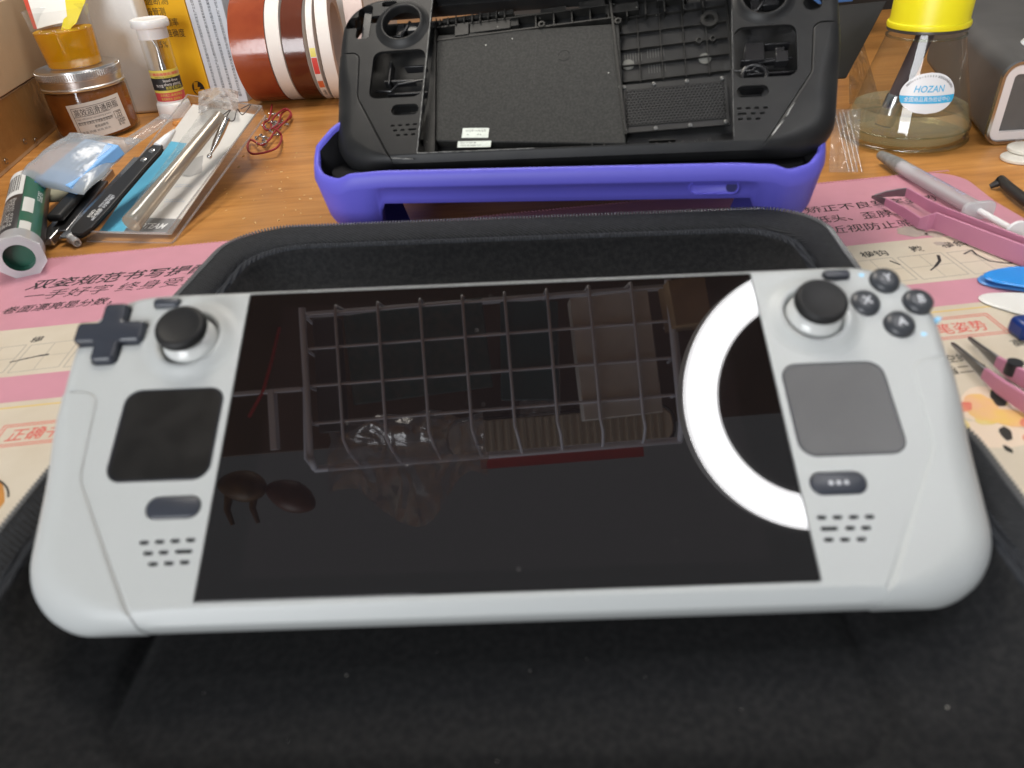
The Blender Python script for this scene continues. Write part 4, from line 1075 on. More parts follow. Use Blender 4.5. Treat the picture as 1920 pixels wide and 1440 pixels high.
# clear tube with a soldering tip
tb = thing('tip_tube', 'clear tube with white caps holding a soldering tip, before the yellow box', 'tube', T(-352, 872, 0) @ RY(1.5))
mb = MB(); mb.lathe([(0, 0), (17.5, 0), (18, 1), (17.6, 13), (16.8, 15), (15.5, 16), (15.5, 18), (0, 18)], 40)
obj('stopper', mb, WPLASTIC, tb, 40)
mb = MB(); mb.lathe([(15, 14), (15, 92)], 40, cap0=False, cap1=False)
obj('clear_wall', mb, CLEAR, tb, 60)
mb = MB(); mb.lathe([(15.4, 80), (15.4, 90.5), (18.8, 91), (19.2, 92), (19.2, 97), (18.4, 98.5), (17, 99), (15.6, 98.2), (0, 98)], 40)
obj('top_cap', mb, WPLASTIC, tb, 40)
mb = MB(); mb.lathe([(3.4, 18), (3.4, 52), (3.0, 53), (2.6, 56), (1.3, 68), (1.0, 71)], 20)
mb.tube([(0, 0, 70), (-1.5, 0, 75), (-3.5, 0, 79.5), (-2.0, 0, 82.5)], [1.05, .95, .8, .5], 10)
obj('soldering_tip', mb, STEEL, tb, 50)
TA = -66
def band(nm, z0, z1, m, a0=-80, a1=75, r=15.25):
    q = MB(); q.lathe([(r, z0), (r, z1)], 24, 0, RZ(TA), False, False, a0, a1); return obj(nm, q, m, tb, 60)
TYEL = pmat('label_yellow', (0.66, 0.58, 0.10), .4)
lb_ = band('label', 16, 50, TYEL)
band('label_band', 29.5, 42, INK, r=15.35); band('label_band', 18, 27, pmat('label_crimson', (0.55, 0.07, 0.08), .4), r=15.35); band('label_band', 44.4, 47.6, pmat('label_orange', (0.66, 0.36, 0.16), .4), r=15.35)
def tt(s, dx, dy, h, m, fit): text('lettering', s, h, m, lb_, warp=lambda p, w=on_cyl(15.5, TA, 0): w(Vector((p.x + dx, p.y + dy, 0))), fit=fit)
tt('lead-free', -4.5, 38, 3.2, WHITEINK, 16); tt('sharp plating', -4.5, 34.2, 3.2, WHITEINK, 19); tt('新款无铅环保', -3.5, 30.3, 3.0, TYEL, 19); tt('精品烙铁头 焊接', -14, 44.9, 2.3, REDINK, 28); tt('Soldering tip to 0.1mm', -13, 42.6, 1.4, INK, 20)
tt('采用进口 高纯无氧铜', -12, 23.4, 2.4, TYEL, 25); tt('使用寿命长 品质保证', -12, 19.4, 2.4, TYEL, 23); tt('外尔富', -13.5, 33, 2.6, WHITEINK, 8)

# tape rolls standing side by side
KAP = pmat('amber_polyimide', (0.29, 0.060, 0.02), .16, coat=.4, var=(22, .9), col2=(0.20, 0.032, 0.012, 1), bump=(40, .6))
KAPD = pmat('dark_amber_tape', (0.11, 0.026, 0.012), .16, coat=.4, var=(14, .6), bump=(40, .6))
CORE = pmat('white_core_card', (0.70, 0.66, 0.62), .6, bump=(300, .1))
def roll(x0, x1, R, r, y, m_out, m_side, name, label, extra=None, tilt=0):
    t = thing(name, label, 'tape roll', T(x0, y, R) @ RZ(-3 + tilt) @ RY(90))
    w = x1 - x0
    q = MB(); q.lathe([(R - .3, 0), (R, .3), (R, w - .3), (R - .3, w), (R - 1, w)], 96, cap0=False, cap1=False); obj('tape', q, m_out, t, 40)
    q = MB(); q.lathe([(R - .8, w - .02), (r, w - .02), (r, .02), (R - .8, .02)], 96, cap0=False, cap1=False); obj('core', q, m_side, t, 40)
    return t
roll(-262, -223, 57, 40, 908, KAP, CORE, 'tape_roll', 'wide shiny red-brown tape roll beside the pale printed carton', tilt=-2)
roll(-222, -207, 57.5, 40, 905, CORE, CORE, 'tape_roll', 'white tape roll between the wide and the narrow red-brown tape rolls', tilt=-2)
roll(-206, -183, 55.5, 40, 902, KAPD, CORE, 'tape_roll', 'narrow dark red-brown tape roll next to the red-printed white roll', tilt=-2)
dl = roll(-182, -175, 54.5, 42, 896, CORE, CORE, 'tape_roll', 'thin white tape roll with red print, left of the broad blank white roll', tilt=2)
roll(-173, -160, 56, 41, 893, CORE, pmat('pinkish_card', (0.52, 0.42, 0.38), .6), 'tape_roll', 'broad blank white tape roll nearest the black shell', tilt=5)
roll(-152, -132, 58, 41, 930, pmat('pale_pink_tape', (0.50, 0.40, 0.37), .5), CORE, 'tape_roll', 'pale pinkish tape roll tucked behind the black shell corner', tilt=10)
for k, (a0, a1, m) in enumerate(((272, 290, REDINK), (262, 271, TYEL), (299, 309, pmat('orange_red_print', (0.6, 0.14, 0.05), .4)))):
    q = MB(); q.lathe([(54.62, .6), (54.62, 6.4)], 12, 0, I4, False, False, a0, a1); obj('printed_patch', q, m, dl, 60)
def wd(p):
    a = math.radians(313) + p.x / 54.7; return (54.75 * math.cos(a), 54.75 * math.sin(a), 5.4 - p.y)
text('lettering', 'deli', 3.6, INK, dl, warp=wd, fit=10)

# blister pack of ceramic tweezers, leaning on the clutter behind it
z_near, z_far = 3.0, 40.0
c00, c10, c11, c01 = G(186, 437, z_near), G(322, 440, z_near), G(478, 215, z_far), G(362, 196, z_far)
bp_ = thing('blister_pack', 'clear blister pack of ceramic tweezers with blue and white card on the desk', 'blister pack', frame(c00, c10 - c00, c01 - c00))
IB = bp_.matrix_world.inverted()
IBm = Matrix(IB); 
def loc(p): return IBm @ (Vector(p) * S) / S
L00, L10, L11, L01 = loc(c00), loc(c10), loc(c11), loc(c01)
def bl(u, v, h=0): 
    p = (L00 * (1 - u) + L10 * u) * (1 - v) + (L01 * (1 - u) + L11 * u) * v; return Vector((p.x, p.y, p.z + h))
def strip(u0, u1, v0, v1, t, z, n=10):
    q = MB(); q.slab(bl(u0, v0, z), bl(u1, v0, z), bl(u1, v1, z), bl(u0, v1, z), t, 4, n, lambda u, v: .3 * math.sin((v0 + (v1 - v0) * v) * 5)); return q
obj('card', strip(0, 1, 0, 1, .6, 0), pmat('white_card', (0.62, 0.60, 0.57), .5, var=(20, .4), col2=(0.54, 0.51, 0.47, 1)), bp_, 60)
obj('blue_strip', strip(.0, .34, .0, .66, .15, .65), pmat('cyan_print', (0.10, 0.40, 0.58), .45), bp_, 60)
obj('grey_band', strip(.34, 1, .0, .10, .15, .65), pmat('grey_print', (0.20, 0.20, 0.20), .45), bp_, 60)
Wd = (L10 - L00).length; Ld = (L01 - L00).length
def pk(s, u, v, h, m, rz=0, **k): text('lettering', s, h, m, bp_, T(*bl(u, v, 1.5)) @ RZ(rz), **k)
LA = math.degrees(math.atan2((L01 - L00).y, (L01 - L00).x))
pk('CERAMIC TWEEZERS', .30, .60, 8.0, pmat('pale_blue_print', (0.22, 0.52, 0.66), .5), LA + 180, fit=Ld * .55)
pk('ROTEAM', .42, .025, 7.5, WHITEINK, 0, fit=Wd * .44, bold=.02, shear=.2)
for k in range(3): pk(('High precision\nceramic tip', 'Insulated, heat\nresistant, antimagnetic', 'for electronics\nand fine soldering')[k], .60 + k * .01, (.76, .33, .22)[k], 2.2, pmat('faint_blue_print', (0.36, 0.42, 0.52), .5), 4, fit=Wd * (.22, .3, .28)[k])
mb = MB(); mb.prism([(tuple(bl(.72, .50))[0] + 13 * math.cos(a), tuple(bl(.72, .50))[1] + 17 * math.sin(a)) for a in [2 * math.pi * i / 30 for i in range(30)]], 1.0 + bl(.7, .5).z, 1.05 + bl(.7, .5).z)
obj('grey_disc_print', mb, pmat('grey_disc', (0.36, 0.35, 0.34), .5), bp_, 0)
mb = MB(); R_ = [bl(-.09, -.04, -1), bl(1.05, -.045, -1), bl(1.12, 1.02, -1), bl(-.07, 1.02, -1)]
for z, k in ((5, .0),):
    for a, b in ((0, 1), (1, 2), (2, 3), (3, 0)): mb.slab(R_[a], R_[b], R_[b] + Vector((0, 0, 8)), R_[a] + Vector((0, 0, 8)), .5, 10, 2, lambda u, v: .5 * noise3(u * 6, v * 2))
mb.slab(bl(.40, .0, 8), bl(.72, .0, 8), bl(.72, 1, 8), bl(.40, 1, 8), .4, 12, 24, lambda u, v: .8 * noise3(u * 5, v * 9) + 2)
obj('clear_shell', mb, film('blister_film', (0.965, 0.965, 0.96), .06, .1, haze=.05, bump=(40, 1.5)), bp_, 60)
mb = MB(); mb.tube([bl(-.09, -.04, 7), bl(1.05, -.045, 7), bl(1.12, 1.02, 7), bl(-.07, 1.02, 7)], .7, 6, closed=True); mb.tube([bl(-.1, -.045, -1), bl(1.07, -.05, -1), bl(1.14, 1.02, -1)], .8, 6)
obj('clear_edge', mb, film('blister_edge_film', (0.9, 0.9, 0.9), .25, .1, haze=.25), bp_, 60)
# tapering translucent tube lying on the pack
ta, tb2 = G(246, 420, 14), G(412, 218, 54)
Q = upto(ta, tb2); Ln = (tb2 - ta).length
st_t = thing('tip_protector', 'long beige translucent tube lying across the tweezers pack', 'tube', Q)
mb = MB(); mb.lathe([(6.6, 0), (7.0, .8), (6.4, 10), (5.2, Ln * .5), (4.6, Ln)], 28)
obj('tube_wall', mb, film('beige_tube_film', (0.80, 0.74, 0.66), .14, .14, haze=.42, hazecol=(0.52, 0.46, 0.39)), st_t, 60)
mb = MB(); mb.lathe([(1.2, Ln * .35), (3.0, Ln * .6), (3.4, Ln * .98)], 16)
obj('inner_shaft', mb, STEEL, st_t, 60)
# steel pick
pa, pb = G(391, 297, 30), G(426, 222, 52); Q = upto(pa, pb); Ln = (pb - pa).length
pkt = thing('steel_pick', 'short steel pick with a ball end on the tweezers pack', 'pick', Q)
mb = MB(); mb.lathe([(0, 0), (1.6, .5), (2.0, 2), (1.6, 3.4), (1.0, 4.4), (1.3, 7), (2.6, Ln * .4), (2.9, Ln * .7), (2.5, Ln), (0, Ln)], 18); obj('shaft', mb, STEEL, pkt, 60)
# tissue scrap
mb = MB(); mb.grid(lambda u, v: tuple(G(372 + 75 * u, 172 + 40 * v - 8 * math.sin(u * 3.1), 44 + 9 * noise3(u * 4, v * 4) + 8 * math.sin(u * 3.1) * math.sin(v * 3.1))), 24, 16)
tag(obj('crumpled_bag', mb, film('tissue_film', (0.9, 0.9, 0.9), .15, .2, haze=.65, hazecol=(0.74, 0.72, 0.70), bump=(150, 3)), None, 180), 'crumpled whitish plastic scrap at the far end of the tweezers pack', 'plastic scrap')
mb = MB(); mb.tube(flow([G(418, 216, 55), G(432, 206, 58), G(424, 222, 57), G(438, 226, 56), G(445, 205, 58), G(455, 215, 52), G(470, 196, 48), G(452, 204, 52)]), .4, 6)
tag(obj('black_thread', mb, ZIP, None, 60), 'loose black thread curled on the far end of the tweezers pack', 'thread')

# black tweezers
ba, bb = G(158, 428, 10), G(302, 272, 42); Ln = (bb - ba).length
bt = thing('black_tweezers', 'flat black tweezers with silver print and two screws, lying left of the blister pack', 'tweezers', frame(ba, bb - ba, Vector((0, 0, 1)).cross(bb - ba)))
prof = [(-6, -5.0), (-8, -2), (-8, 3), (-5, 6.2), (0, 7.2), (Ln * .2, 7.4), (Ln * .45, 6.6), (Ln * .7, 5.6), (Ln - 8, 5.4), (Ln - 2, 3.5), (Ln, 0), (Ln - 2, -3.5), (Ln - 8, -5.4), (Ln * .7, -5.6), (Ln * .45, -6.6), (Ln * .2, -7.4), (0, -7.0)]
mb = MB(); prof = [(x, y * 1.22) for x, y in prof]; mb.prism([(x, y) for x, y in prof], 0, 2.2); obj('upper_arm', mb, pmat('black_coating', (0.018, 0.018, 0.019), .42), bt, 30, bevel=.5)
mb = MB(); mb.prism([(x, y * .8) for x, y in prof], -2.4, -.4); obj('lower_arm', mb, BLACKP, bt, 30, bevel=.4)
for x in (Ln - 10, Ln - 21):
    mb = MB(); mb.lathe([(2.6, 2.2), (2.6, 2.7), (2.2, 3.0), (0, 3.1)], 20, 0, T(x, 0, 0)); mb.box((0, 0, 3.1), (3.6, .5, .15), 0, T(x, 0, 0) @ RZ(40)); obj('screw', mb, STEEL, bt, 50)
text('lettering', 'ESD\nSAFE', 3.2, pmat('silver_print', (0.55, 0.54, 0.52), .4), bt, T(9, .6, 2.32), fit=10, bold=.03); text('lettering', 'PRECISION\nTWEEZERS', 2.2, LETTERW, bt, T(20, -.6, 2.32), fit=14, bold=.03)
text('lettering', '高精密 防静电', 2.4, LETTERW, bt, T(6, -5.2, 2.32), fit=26, bold=.02)
mb = MB(); mb.lathe([(4.4, 0), (3.2, 12), (1.2, 22), (0, 23)], 16, 0, T(Ln - 3, 0, 0) @ RY(90)); obj('white_tip', mb, WPLASTIC, bt, 50)

# milky zip bag with the blue bit case
b00, b10, b11, b01 = G(27, 343, 26), G(160, 368, 22), G(268, 264, 40), G(134, 252, 52)
bgm = MB(); bgm.slab(b00, b10, b11, b01, .5, 30, 26, lambda u, v: 13.0 * (math.sin(u * 3.14) * math.sin(v * 3.14)) ** .6 + 1.4 * noise3(u * 5, v * 5) + 1.5)
tag(obj('zip_bag', bgm, MILKY, None, 180), 'milky plastic zip bag wrapped round the small blue case', 'plastic bag')
bx = thing('blue_case', 'small flat pale blue plastic case inside the milky bag', 'case', frame(G(80, 346, 23), G(143, 362, 23) - G(80, 346, 23), G(160, 270, 40) - G(80, 346, 23)))
w_ = (G(143, 362, 28) - G(80, 346, 28)).length; l_ = (G(160, 270, 44) - G(80, 346, 28)).length
mb = MB(); mb.box((w_ / 2, l_ / 2, 2), (w_, l_, 8.5))
obj('case_body', mb, pmat('sky_blue_plastic', (0.24, 0.47, 0.80), .3, sss=.2), bx, 0, bevel=1)
mb = MB(); mb.box((w_ / 2, l_ / 2 + 4, 6.5), (w_ - 8, l_ - 14, .8)); obj('lid_panel', mb, pmat('pale_blue_plastic', (0.40, 0.56, 0.78), .3), bx, 0, bevel=.4)
for i in range(5):
    mb = MB(); mb.tube([(8 + i * (w_ - 16) / 4, 14, 7.4), (8 + i * (w_ - 16) / 4, l_ - 14, 7.4)], .75, 8); obj('drill_bit', mb, pmat('bluish_steel', (0.32, 0.40, 0.52), .4), bx, 60)

# glue bottle lying at the left edge with a translucent flanged nozzle
ga, gb = G(38, 468, 15), G(58, 348, 20); Q = upto(ga, gb); Ln = (gb - ga).length
gl_ = thing('glue_bottle', 'green and black labelled glue tube lying by the cardboard box', 'glue tube', Q)
RR = 13.6
GREEN = pmat('label_green', (0.01, 0.10, 0.055), .35); LW = pmat('label_white', (0.64, 0.64, 0.62), .4); LBK = pmat('label_black', (0.03, 0.026, 0.026), .35)
mb = MB(); mb.lathe([(0, 0), (RR - 2, 0), (RR, 2), (RR, Ln - 3), (RR - 3, Ln), (0, Ln)], 48); obj('barrel', mb, LBK, gl_, 50)
# angle of the side that faces up / the camera
QI = Q.to_3x3().inverted(); upl = QI @ Vector((0.25, -0.55, 1)).normalized(); AU = math.degrees(math.atan2(upl.y, upl.x))
def gpatch(nm, a0, a1, z0, z1, m, r=RR + .08):
    q = MB(); q.lathe([(r, z0), (r, z1)], 16, 0, RZ(AU), False, False, a0, a1); return obj(nm, q, m, gl_, 60)
gpatch('green_label', 12, 75, 3, Ln - 4, GREEN); gpatch('white_label', -62, 10, Ln * .55, Ln - 3, LW); gpatch('white_label', 16, 44, Ln * .28, Ln * .5, LW, RR + .15); gpatch('white_label', 16, 44, 4, Ln * .14, LW, RR + .15); gpatch('blue_label', 36, 70, Ln * .78, Ln * .93, pmat('label_blue', (0.03, 0.16, 0.42), .4), RR + .15)
mb = MB()
for i in range(22):
    if i % 3 != 2: mb.lathe([(RR + .16, Ln * .62), (RR + .16, Ln * .9)], 4, 0, RZ(AU), False, False, -55 + i * 2.4, -53.7 + i * 2.4 + (i % 2) * .7)
obj('bar_code', mb, INK, gl_, 0)
for k in range(7):
    def wg(p, k=k):
        a = math.radians(AU - 56 + k * 7.5); return ((RR + .12) * math.cos(a + p.y / RR), (RR + .12) * math.sin(a + p.y / RR), Ln * .5 - p.x)
    text('lettering', ('Instant adhesive for metal and', 'rubber. Keep away from children', 'Contains ethyl cyanoacrylate', 'Store below 5 C in dry place', 'Net 20 g', 'Bonds skin in seconds', 'Batch 0324')[k], 2.0, pmat('label_grey_print', (0.42, 0.40, 0.38), .5), gl_, warp=wg, fit=Ln * .42)
def wg2(p): 
    a = math.radians(AU + 50) + p.y / RR; return ((RR + .2) * math.cos(a), (RR + .2) * math.sin(a), Ln * .66 - p.x)
text('lettering', 'SUPER', 4.2, WHITEINK, gl_, warp=wg2, fit=20)
NZ = film('translucent_nozzle_film', (0.9, 0.92, 0.92), .16, .16, haze=.6, hazecol=(0.82, 0.83, 0.85))
fl_ = thing('flanged_cap', 'translucent white octagonal cap fitted over the end of the green tube', 'cap', upto(G(36, 484, 15), G(50, 410, 18)) @ Matrix.Scale(.8, 4))
mb = MB(); o8 = [(r_ * math.cos(math.pi / 8 + i * math.pi / 4), r_ * math.sin(math.pi / 8 + i * math.pi / 4)) for r_ in (19.5,) for i in range(8)]
P8 = resample(o8, 48); C8 = lambda r: [(r * math.cos(math.atan2(y, x)), r * math.sin(math.atan2(y, x))) for x, y in P8]
mb.rings([[(x, y, 0) for x, y in C8(11.5)], [(x, y, 0) for x, y in C8(13)], [(x, y, 0.2) for x, y in P8], [(x, y, 3) for x, y in P8], [(x, y, 3.2) for x, y in C8(17.5)], [(x, y, 22) for x, y in C8(17.2)]], 0, None, False, False)
obj('flange', mb, NZ, fl_, 40)
mb = MB(); mb.rings([[(x, y, 0.2) for x, y in C8(11.5)], [(x, y, 9) for x, y in C8(11)], [(x, y, 9.2) for x, y in C8(0.2)]], 0, None, False, True); obj('socket', mb, pmat('dark_green_plug', (0.02, 0.09, 0.06), .3), fl_, 40)
# dark tools under the bag
def bar(nm, label, cat, p, q, w, h, m, bev=1.0):
    p, q = Vector(p), Vector(q); L_ = (q - p).length
    t = MB(); t.box((L_ / 2, 0, h / 2), (L_, w, h)); F = frame(p, q - p, Vector((0, 0, 1)).cross(q - p))
    o = tag(obj(nm, t, m, None, 30, bevel=bev), label, cat); Fm = F.copy(); Fm.translation = F.translation * S; o.matrix_world = Fm; return o
bar('steel_channel', 'bright steel channel strip lying beside the green glue tube', 'metal strip', G(88, 462, 2), G(205, 330, 14), 11, 6, STEEL, .8)
bar('black_tool', 'black plastic spudger under the corner of the milky bag', 'spudger', G(105, 418, 12), G(180, 335, 18), 12, 6, BLACKP, 2.5)
bar('steel_tweezers', 'grey steel tweezers under the black tweezers', 'tweezers', G(122, 452, 4), G(262, 300, 26), 8, 3, STEEL, .8)
bar('green_card', 'small pale clear strip under the milky bag', 'strip', G(92, 380, 8), G(130, 345, 12), 20, 1.2, pmat('pale_olive_card', (0.36, 0.36, 0.27), .5), .3)
bar('dark_sleeve', 'dark grey metal sleeve near the translucent nub', 'sleeve', G(112, 440, 6), G(190, 345, 16), 13, 3, DKSTEEL, .8)
bar('clear_tube', 'clear empty tube behind the black tweezers', 'tube', G(245, 275, 44), G(318, 225, 50), 11, 6, CLEARB, 2.8)
mb = MB(); Q = upto(G(136, 446, 5), G(150, 462, 3)); mb.lathe([(2.2, 0), (4.2, 0), (4.4, .8), (3.4, 1.8), (2.8, 10), (1.9, 10), (1.9, 1)], 24, 0, Q, False, False)
tag(obj('plastic_nub', mb, NZ, None, 50), 'tiny translucent plastic nub at the mat edge', 'cap')
mb = MB(); Q = T(*G(334, 236, 28)); mb.lathe([(0, 0), (4, .6), (4.6, 2.4), (3.4, 4.2), (0, 4.8)], 9, 0, Q)
tag(obj('orange_crumb', mb, pmat('orange_wax', (0.72, 0.27, 0.04), .5), None, 60), 'orange crumb in front of the clear tip tube', 'crumb')
# red cords and little screws
mb = MB(); rr_ = random.Random(5)
C0 = [(510, 196), (505, 222), (494, 232), (500, 244), (520, 234), (528, 214), (540, 206), (546, 218), (530, 232), (516, 246), (505, 262), (490, 272), (470, 262), (464, 276), (472, 288), (496, 286), (520, 276), (528, 258), (522, 246), (508, 236), (514, 220), (534, 204), (545, 212), (538, 226)]
pts = [G(u, v, 3 + 5 * abs(math.sin(i * 1.3))) for i, (u, v) in enumerate(C0)]
sm = []
for i in range(len(pts) - 1):
    a, b, c_, d = pts[max(0, i - 1)], pts[i], pts[i + 1], pts[min(len(pts) - 1, i + 2)]
    for k in range(6):
        t = k / 6; sm.append(0.5 * ((2 * b) + (c_ - a) * t + (2 * a - 5 * b + 4 * c_ - d) * t * t + (3 * b - a - 3 * c_ + d) * t ** 3))
mb.tube(sm, 1.0, 8)
tag(obj('red_string', mb, pmat('red_cord_sheath', (0.28, 0.02, 0.03), .5), None, 60), 'tangled dark red cord on the desk before the tape rolls', 'cord')
first = None
for i in range(26):
    u, v = (rr_.gauss(515, 12), rr_.gauss(236, 11)) if i < 17 else (rr_.gauss(486, 7), rr_.gauss(262, 8))
    if first is None:
        first = MB(); first.lathe([(0, 0), (2.0, .2), (2.2, 1.1), (1.0, 1.5), (.9, 6.5), (0, 7)], 12)
        o = obj('tiny_screw', first, STEEL, None, 50); first = o
    else:
        o = first.copy(); COL.objects.link(o)
    o.matrix_world = T(*(G(u, v, 2.2 + rr_.random() * 4) * S)) @ RZ(rr_.uniform(0, 360)) @ RX(rr_.uniform(60, 100))
    tag(o, 'tiny bright screw in the pile tangled with the red cord', 'screw', 'tiny screws heaped with the red cord')
# sawdust specks on the bare wood
first = None
for i in range(46):
    u, v = rr_.uniform(400, 610), rr_.uniform(270, 420)
    if first is None:
        q = MB(); q.box((0, 0, .25), (1.6, .5, .5)); first = obj('wood_chip', q, pmat('pale_chip', (0.66, 0.46, 0.22), .7), None, 0); o = first
    else: o = first.copy(); COL.objects.link(o)
    sc_ = rr_.uniform(.5, 1.5); o.matrix_world = T(*(G(u, v, 0) * S)) @ RZ(rr_.uniform(0, 180)) @ Matrix.Scale(sc_, 4)
    tag(o, 'pale wood chip scattered on the bare desk left of the purple cover', 'wood chip', 'pale chips scattered on the bare desk')

# ------------------------------------------------------------------ clutter on the right of the bench
FC = Vector((333, 590, 0))
fk = thing('dispenser_flask', 'conical glass flask of pale liquid with a yellow cap and round sticker', 'flask', T(*FC))
GW = [(0, 0.4), (38, 0.4), (43.5, 2), (46, 7), (46.4, 12), (45.4, 18), (42.8, 25), (29.0, 72), (26.6, 80), (26.0, 86)]
mb = MB(); mb.lathe(GW, 72, cap1=False); obj('glass_wall', mb, GLASSW, fk, 60)
mb = MB(); mb.tube([(45.6 * math.cos(t), 45.6 * math.sin(t), 3.4) for t in [2 * math.pi * i / 64 for i in range(64)]], 1.7, 8, closed=True); obj('glass_foot', mb, film('thick_glass', (0.84, 0.87, 0.80), .16, .03), fk, 60)
mb = MB(); mb.tube([(27.2 * math.cos(t), 27.2 * math.sin(t), 78) for t in [2 * math.pi * i / 64 for i in range(64)]], 1.0, 8, closed=True)
obj('glass_neck', mb, film('thick_glass', (0.84, 0.87, 0.80), .16, .03), fk, 60)
mb = MB(); mb.tube([(45.9 * math.cos(t), 45.9 * math.sin(t), 13) for t in [2 * math.pi * i / 64 for i in range(64)]], .7, 8, closed=True)
obj('glass_ring', mb, film('thick_glass', (0.84, 0.87, 0.80), .16, .03), fk, 60)
mb = MB(); mb.lathe([(0, 4.5), (40, 4.5), (43.5, 7), (45.0, 12), (44.0, 18), (41.6, 25), (40.6, 27.5), (40.0, 27.2), (0, 27)], 64)
LQ = film('pale_liquid', (0.94, 0.92, 0.76), .10, .02, haze=.26, hazecol=(0.80, 0.77, 0.55)); obj('liquid', mb, LQ, fk, 60)
mb = MB(); mb.lathe([(28.4, 84), (28.8, 86), (28.4, 87.5), (27.4, 88), (27.0, 90), (27.0, 122), (26, 124), (0, 124)], 64, cap0=False)
obj('yellow_cap', mb, pmat('lemon_plastic', (0.74, 0.66, 0.012), .4), fk, 40)
mb = MB(); mb.lathe([(26.8, 81.5), (28.1, 82), (28.2, 86), (27.4, 86.5)], 64, cap0=False, cap1=False); obj('neck_ring', mb, pmat('dark_neck', (0.05, 0.045, 0.04), .35), fk, 60)
Q = upto((-2, -4, 80), (-22, -4, 6)); mb = MB(); mb.lathe([(6.2, 0), (6.2, 70)], 24, 0, Q); obj('dip_tube', mb, pmat('smoky_tube', (0.085, 0.065, 0.068), .6, spec=.3), fk, 60)
mb = MB(); mb.lathe([(6.9, 46), (7.3, 47), (7.3, 68), (6.6, 69)], 24, 0, Q); obj('tube_weight', mb, STEEL, fk, 60)
AF = math.degrees(math.atan2(-FC.y, -FC.x)) + 17
def wf(p):
    z = 44 + p.y * .95; r = interp([18, 25, 64], [45.4, 42.8, 31.5], z) if False else (42.8 + (29.0 - 42.8) * (z - 25) / 47)
    a = math.radians(AF) + p.x / 38.5; rr = r + .5 + p.z
    return (rr * math.cos(a), rr * math.sin(a), z)
def disc_wrap(w, rx, ry, z, y0=None, y1=None, n=40, m=10):
    q = MB()
    ya, yb = (-ry if y0 is None else y0), (ry if y1 is None else y1)
    def f(u, v):
        y = ya + (yb - ya) * v; hx_ = rx * math.sqrt(max(0, 1 - (y / ry) ** 2)); return w(Vector(((u * 2 - 1) * hx_, y, z)))
    q.grid(f, 16, n); return q
stk = obj('round_sticker', disc_wrap(wf, 20, 14.5, 0), pmat('sticker_paper', (0.72, 0.73, 0.74), .35), fk, 180)
SKY = pmat('sticker_cyan', (0.05, 0.40, 0.68), .4)
obj('cyan_band', disc_wrap(wf, 20, 14.5, .1, -7.2, -1.8, 10), SKY, stk, 180)
def st_txt(s, dx, dy, h, m, fit, **k): text('lettering', s, h, m, stk, warp=lambda p: wf(Vector((p.x + dx, p.y + dy, .2))), fit=fit, **k)
st_txt('HOZAN', -11, .8, 5.2, SKY, 22, bold=.01, shear=.2); st_txt('全国商品真伪验证中心', -16, -5.6, 2.9, WHITEINK, 32)
s_ = '请拨打4008155888或登陆网站查询真伪'
for i, ch in enumerate(s_):
    a = math.radians(158 - 136 * i / (len(s_) - 1))
    text('lettering', ch, 1.5, INK, stk, warp=lambda p, a=a: wf(Vector((17.2 * math.cos(a) + p.x * math.sin(a) + p.y * math.cos(a), 11.4 * math.sin(a) - p.x * math.cos(a) * .9 + p.y * math.sin(a), .2))))

# grey metal instrument with a white-framed window
mt_ = thing('bench_instrument', 'grey metal bench instrument with white-framed dark window at the right edge', 'instrument', frame((379, 556, 0), (0.997, -0.075, 0), (0.075, 0.997, 0)))
GREYM = pmat('grey_enamel', (0.11, 0.105, 0.10), .5, var=(30, .5), col2=(0.075, 0.072, 0.07, 1))
P_ = round_poly([(0, 1, 10), (150, 1, 10), (150, 61, 10), (0, 61, 12)], 8)
FMX = Matrix(((1, 0, 0, 0), (0, 0, 1, 0), (0, 1, 0, 0), (0, 0, 0, 1)))
mb = MB(); mb.prism(P_, 2, 210); obj('cabinet', mb, GREYM, mt_, 40, M=Matrix(((1, 0, .2, 0), (0, 0, 1, 0), (0, 1, .05, 0), (0, 0, 0, 1))))
mb = MB(); mb.rings([[(x, y, 2) for x, y in P_], [(x, y, -1.4) for x, y in P_], [(x, y, -1.4) for x, y in inset(P_, 2.2)], [(x, y, 1) for x, y in inset(P_, 2.2)]], 0, None, False, False); obj('steel_rim', mb, STEEL, mt_, 40, M=FMX)
mb = MB(); mb.rings([[(x, y, .8) for x, y in inset(P_, 2.2)], [(x, y, -.4) for x, y in inset(P_, 3)], [(x, y, -.4) for x, y in inset(P_, 9)], [(x, y, 4) for x, y in inset(P_, 9.6)]], 0, None, False, False); obj('white_surround', mb, pmat('pinkish_white_enamel', (0.66, 0.61, 0.59), .4), mt_, 40, M=FMX)
mb = MB(); mb.prism(inset(P_, 9.4), 3.4, 3.9); obj('dark_window', mb, pmat('dark_window_glass', (0.025, 0.02, 0.017), .2, spec=.12, var=(24, .9), col2=(0.07, 0.055, 0.045, 1)), mt_, 0, M=FMX)
sp = thing('solder_spool', 'white flanged solder spool standing on the grey bench instrument', 'spool', T(446, 585, 61.5))
mb = MB(); mb.lathe([(0, 0), (30, 0), (33, .6), (34, 2), (33, 3.4), (30, 4), (12, 4), (12, 38), (29, 38), (32, 39), (32.6, 40.5), (31, 42), (0, 42)], 56); obj('reel', mb, WPLASTIC, sp, 40)
mb = MB()
for k in range(14): mb.tube([((23 + .3 * (k % 2)) * math.cos(t), (23 + .3 * (k % 2)) * math.sin(t), 5 + k * 2.35) for t in [2 * math.pi * i / 48 for i in range(48)]], 1.15, 6, closed=True)
obj('solder_wire', mb, pmat('grey_solder', (0.34, 0.33, 0.31), .3, metal=.8), sp, 60)
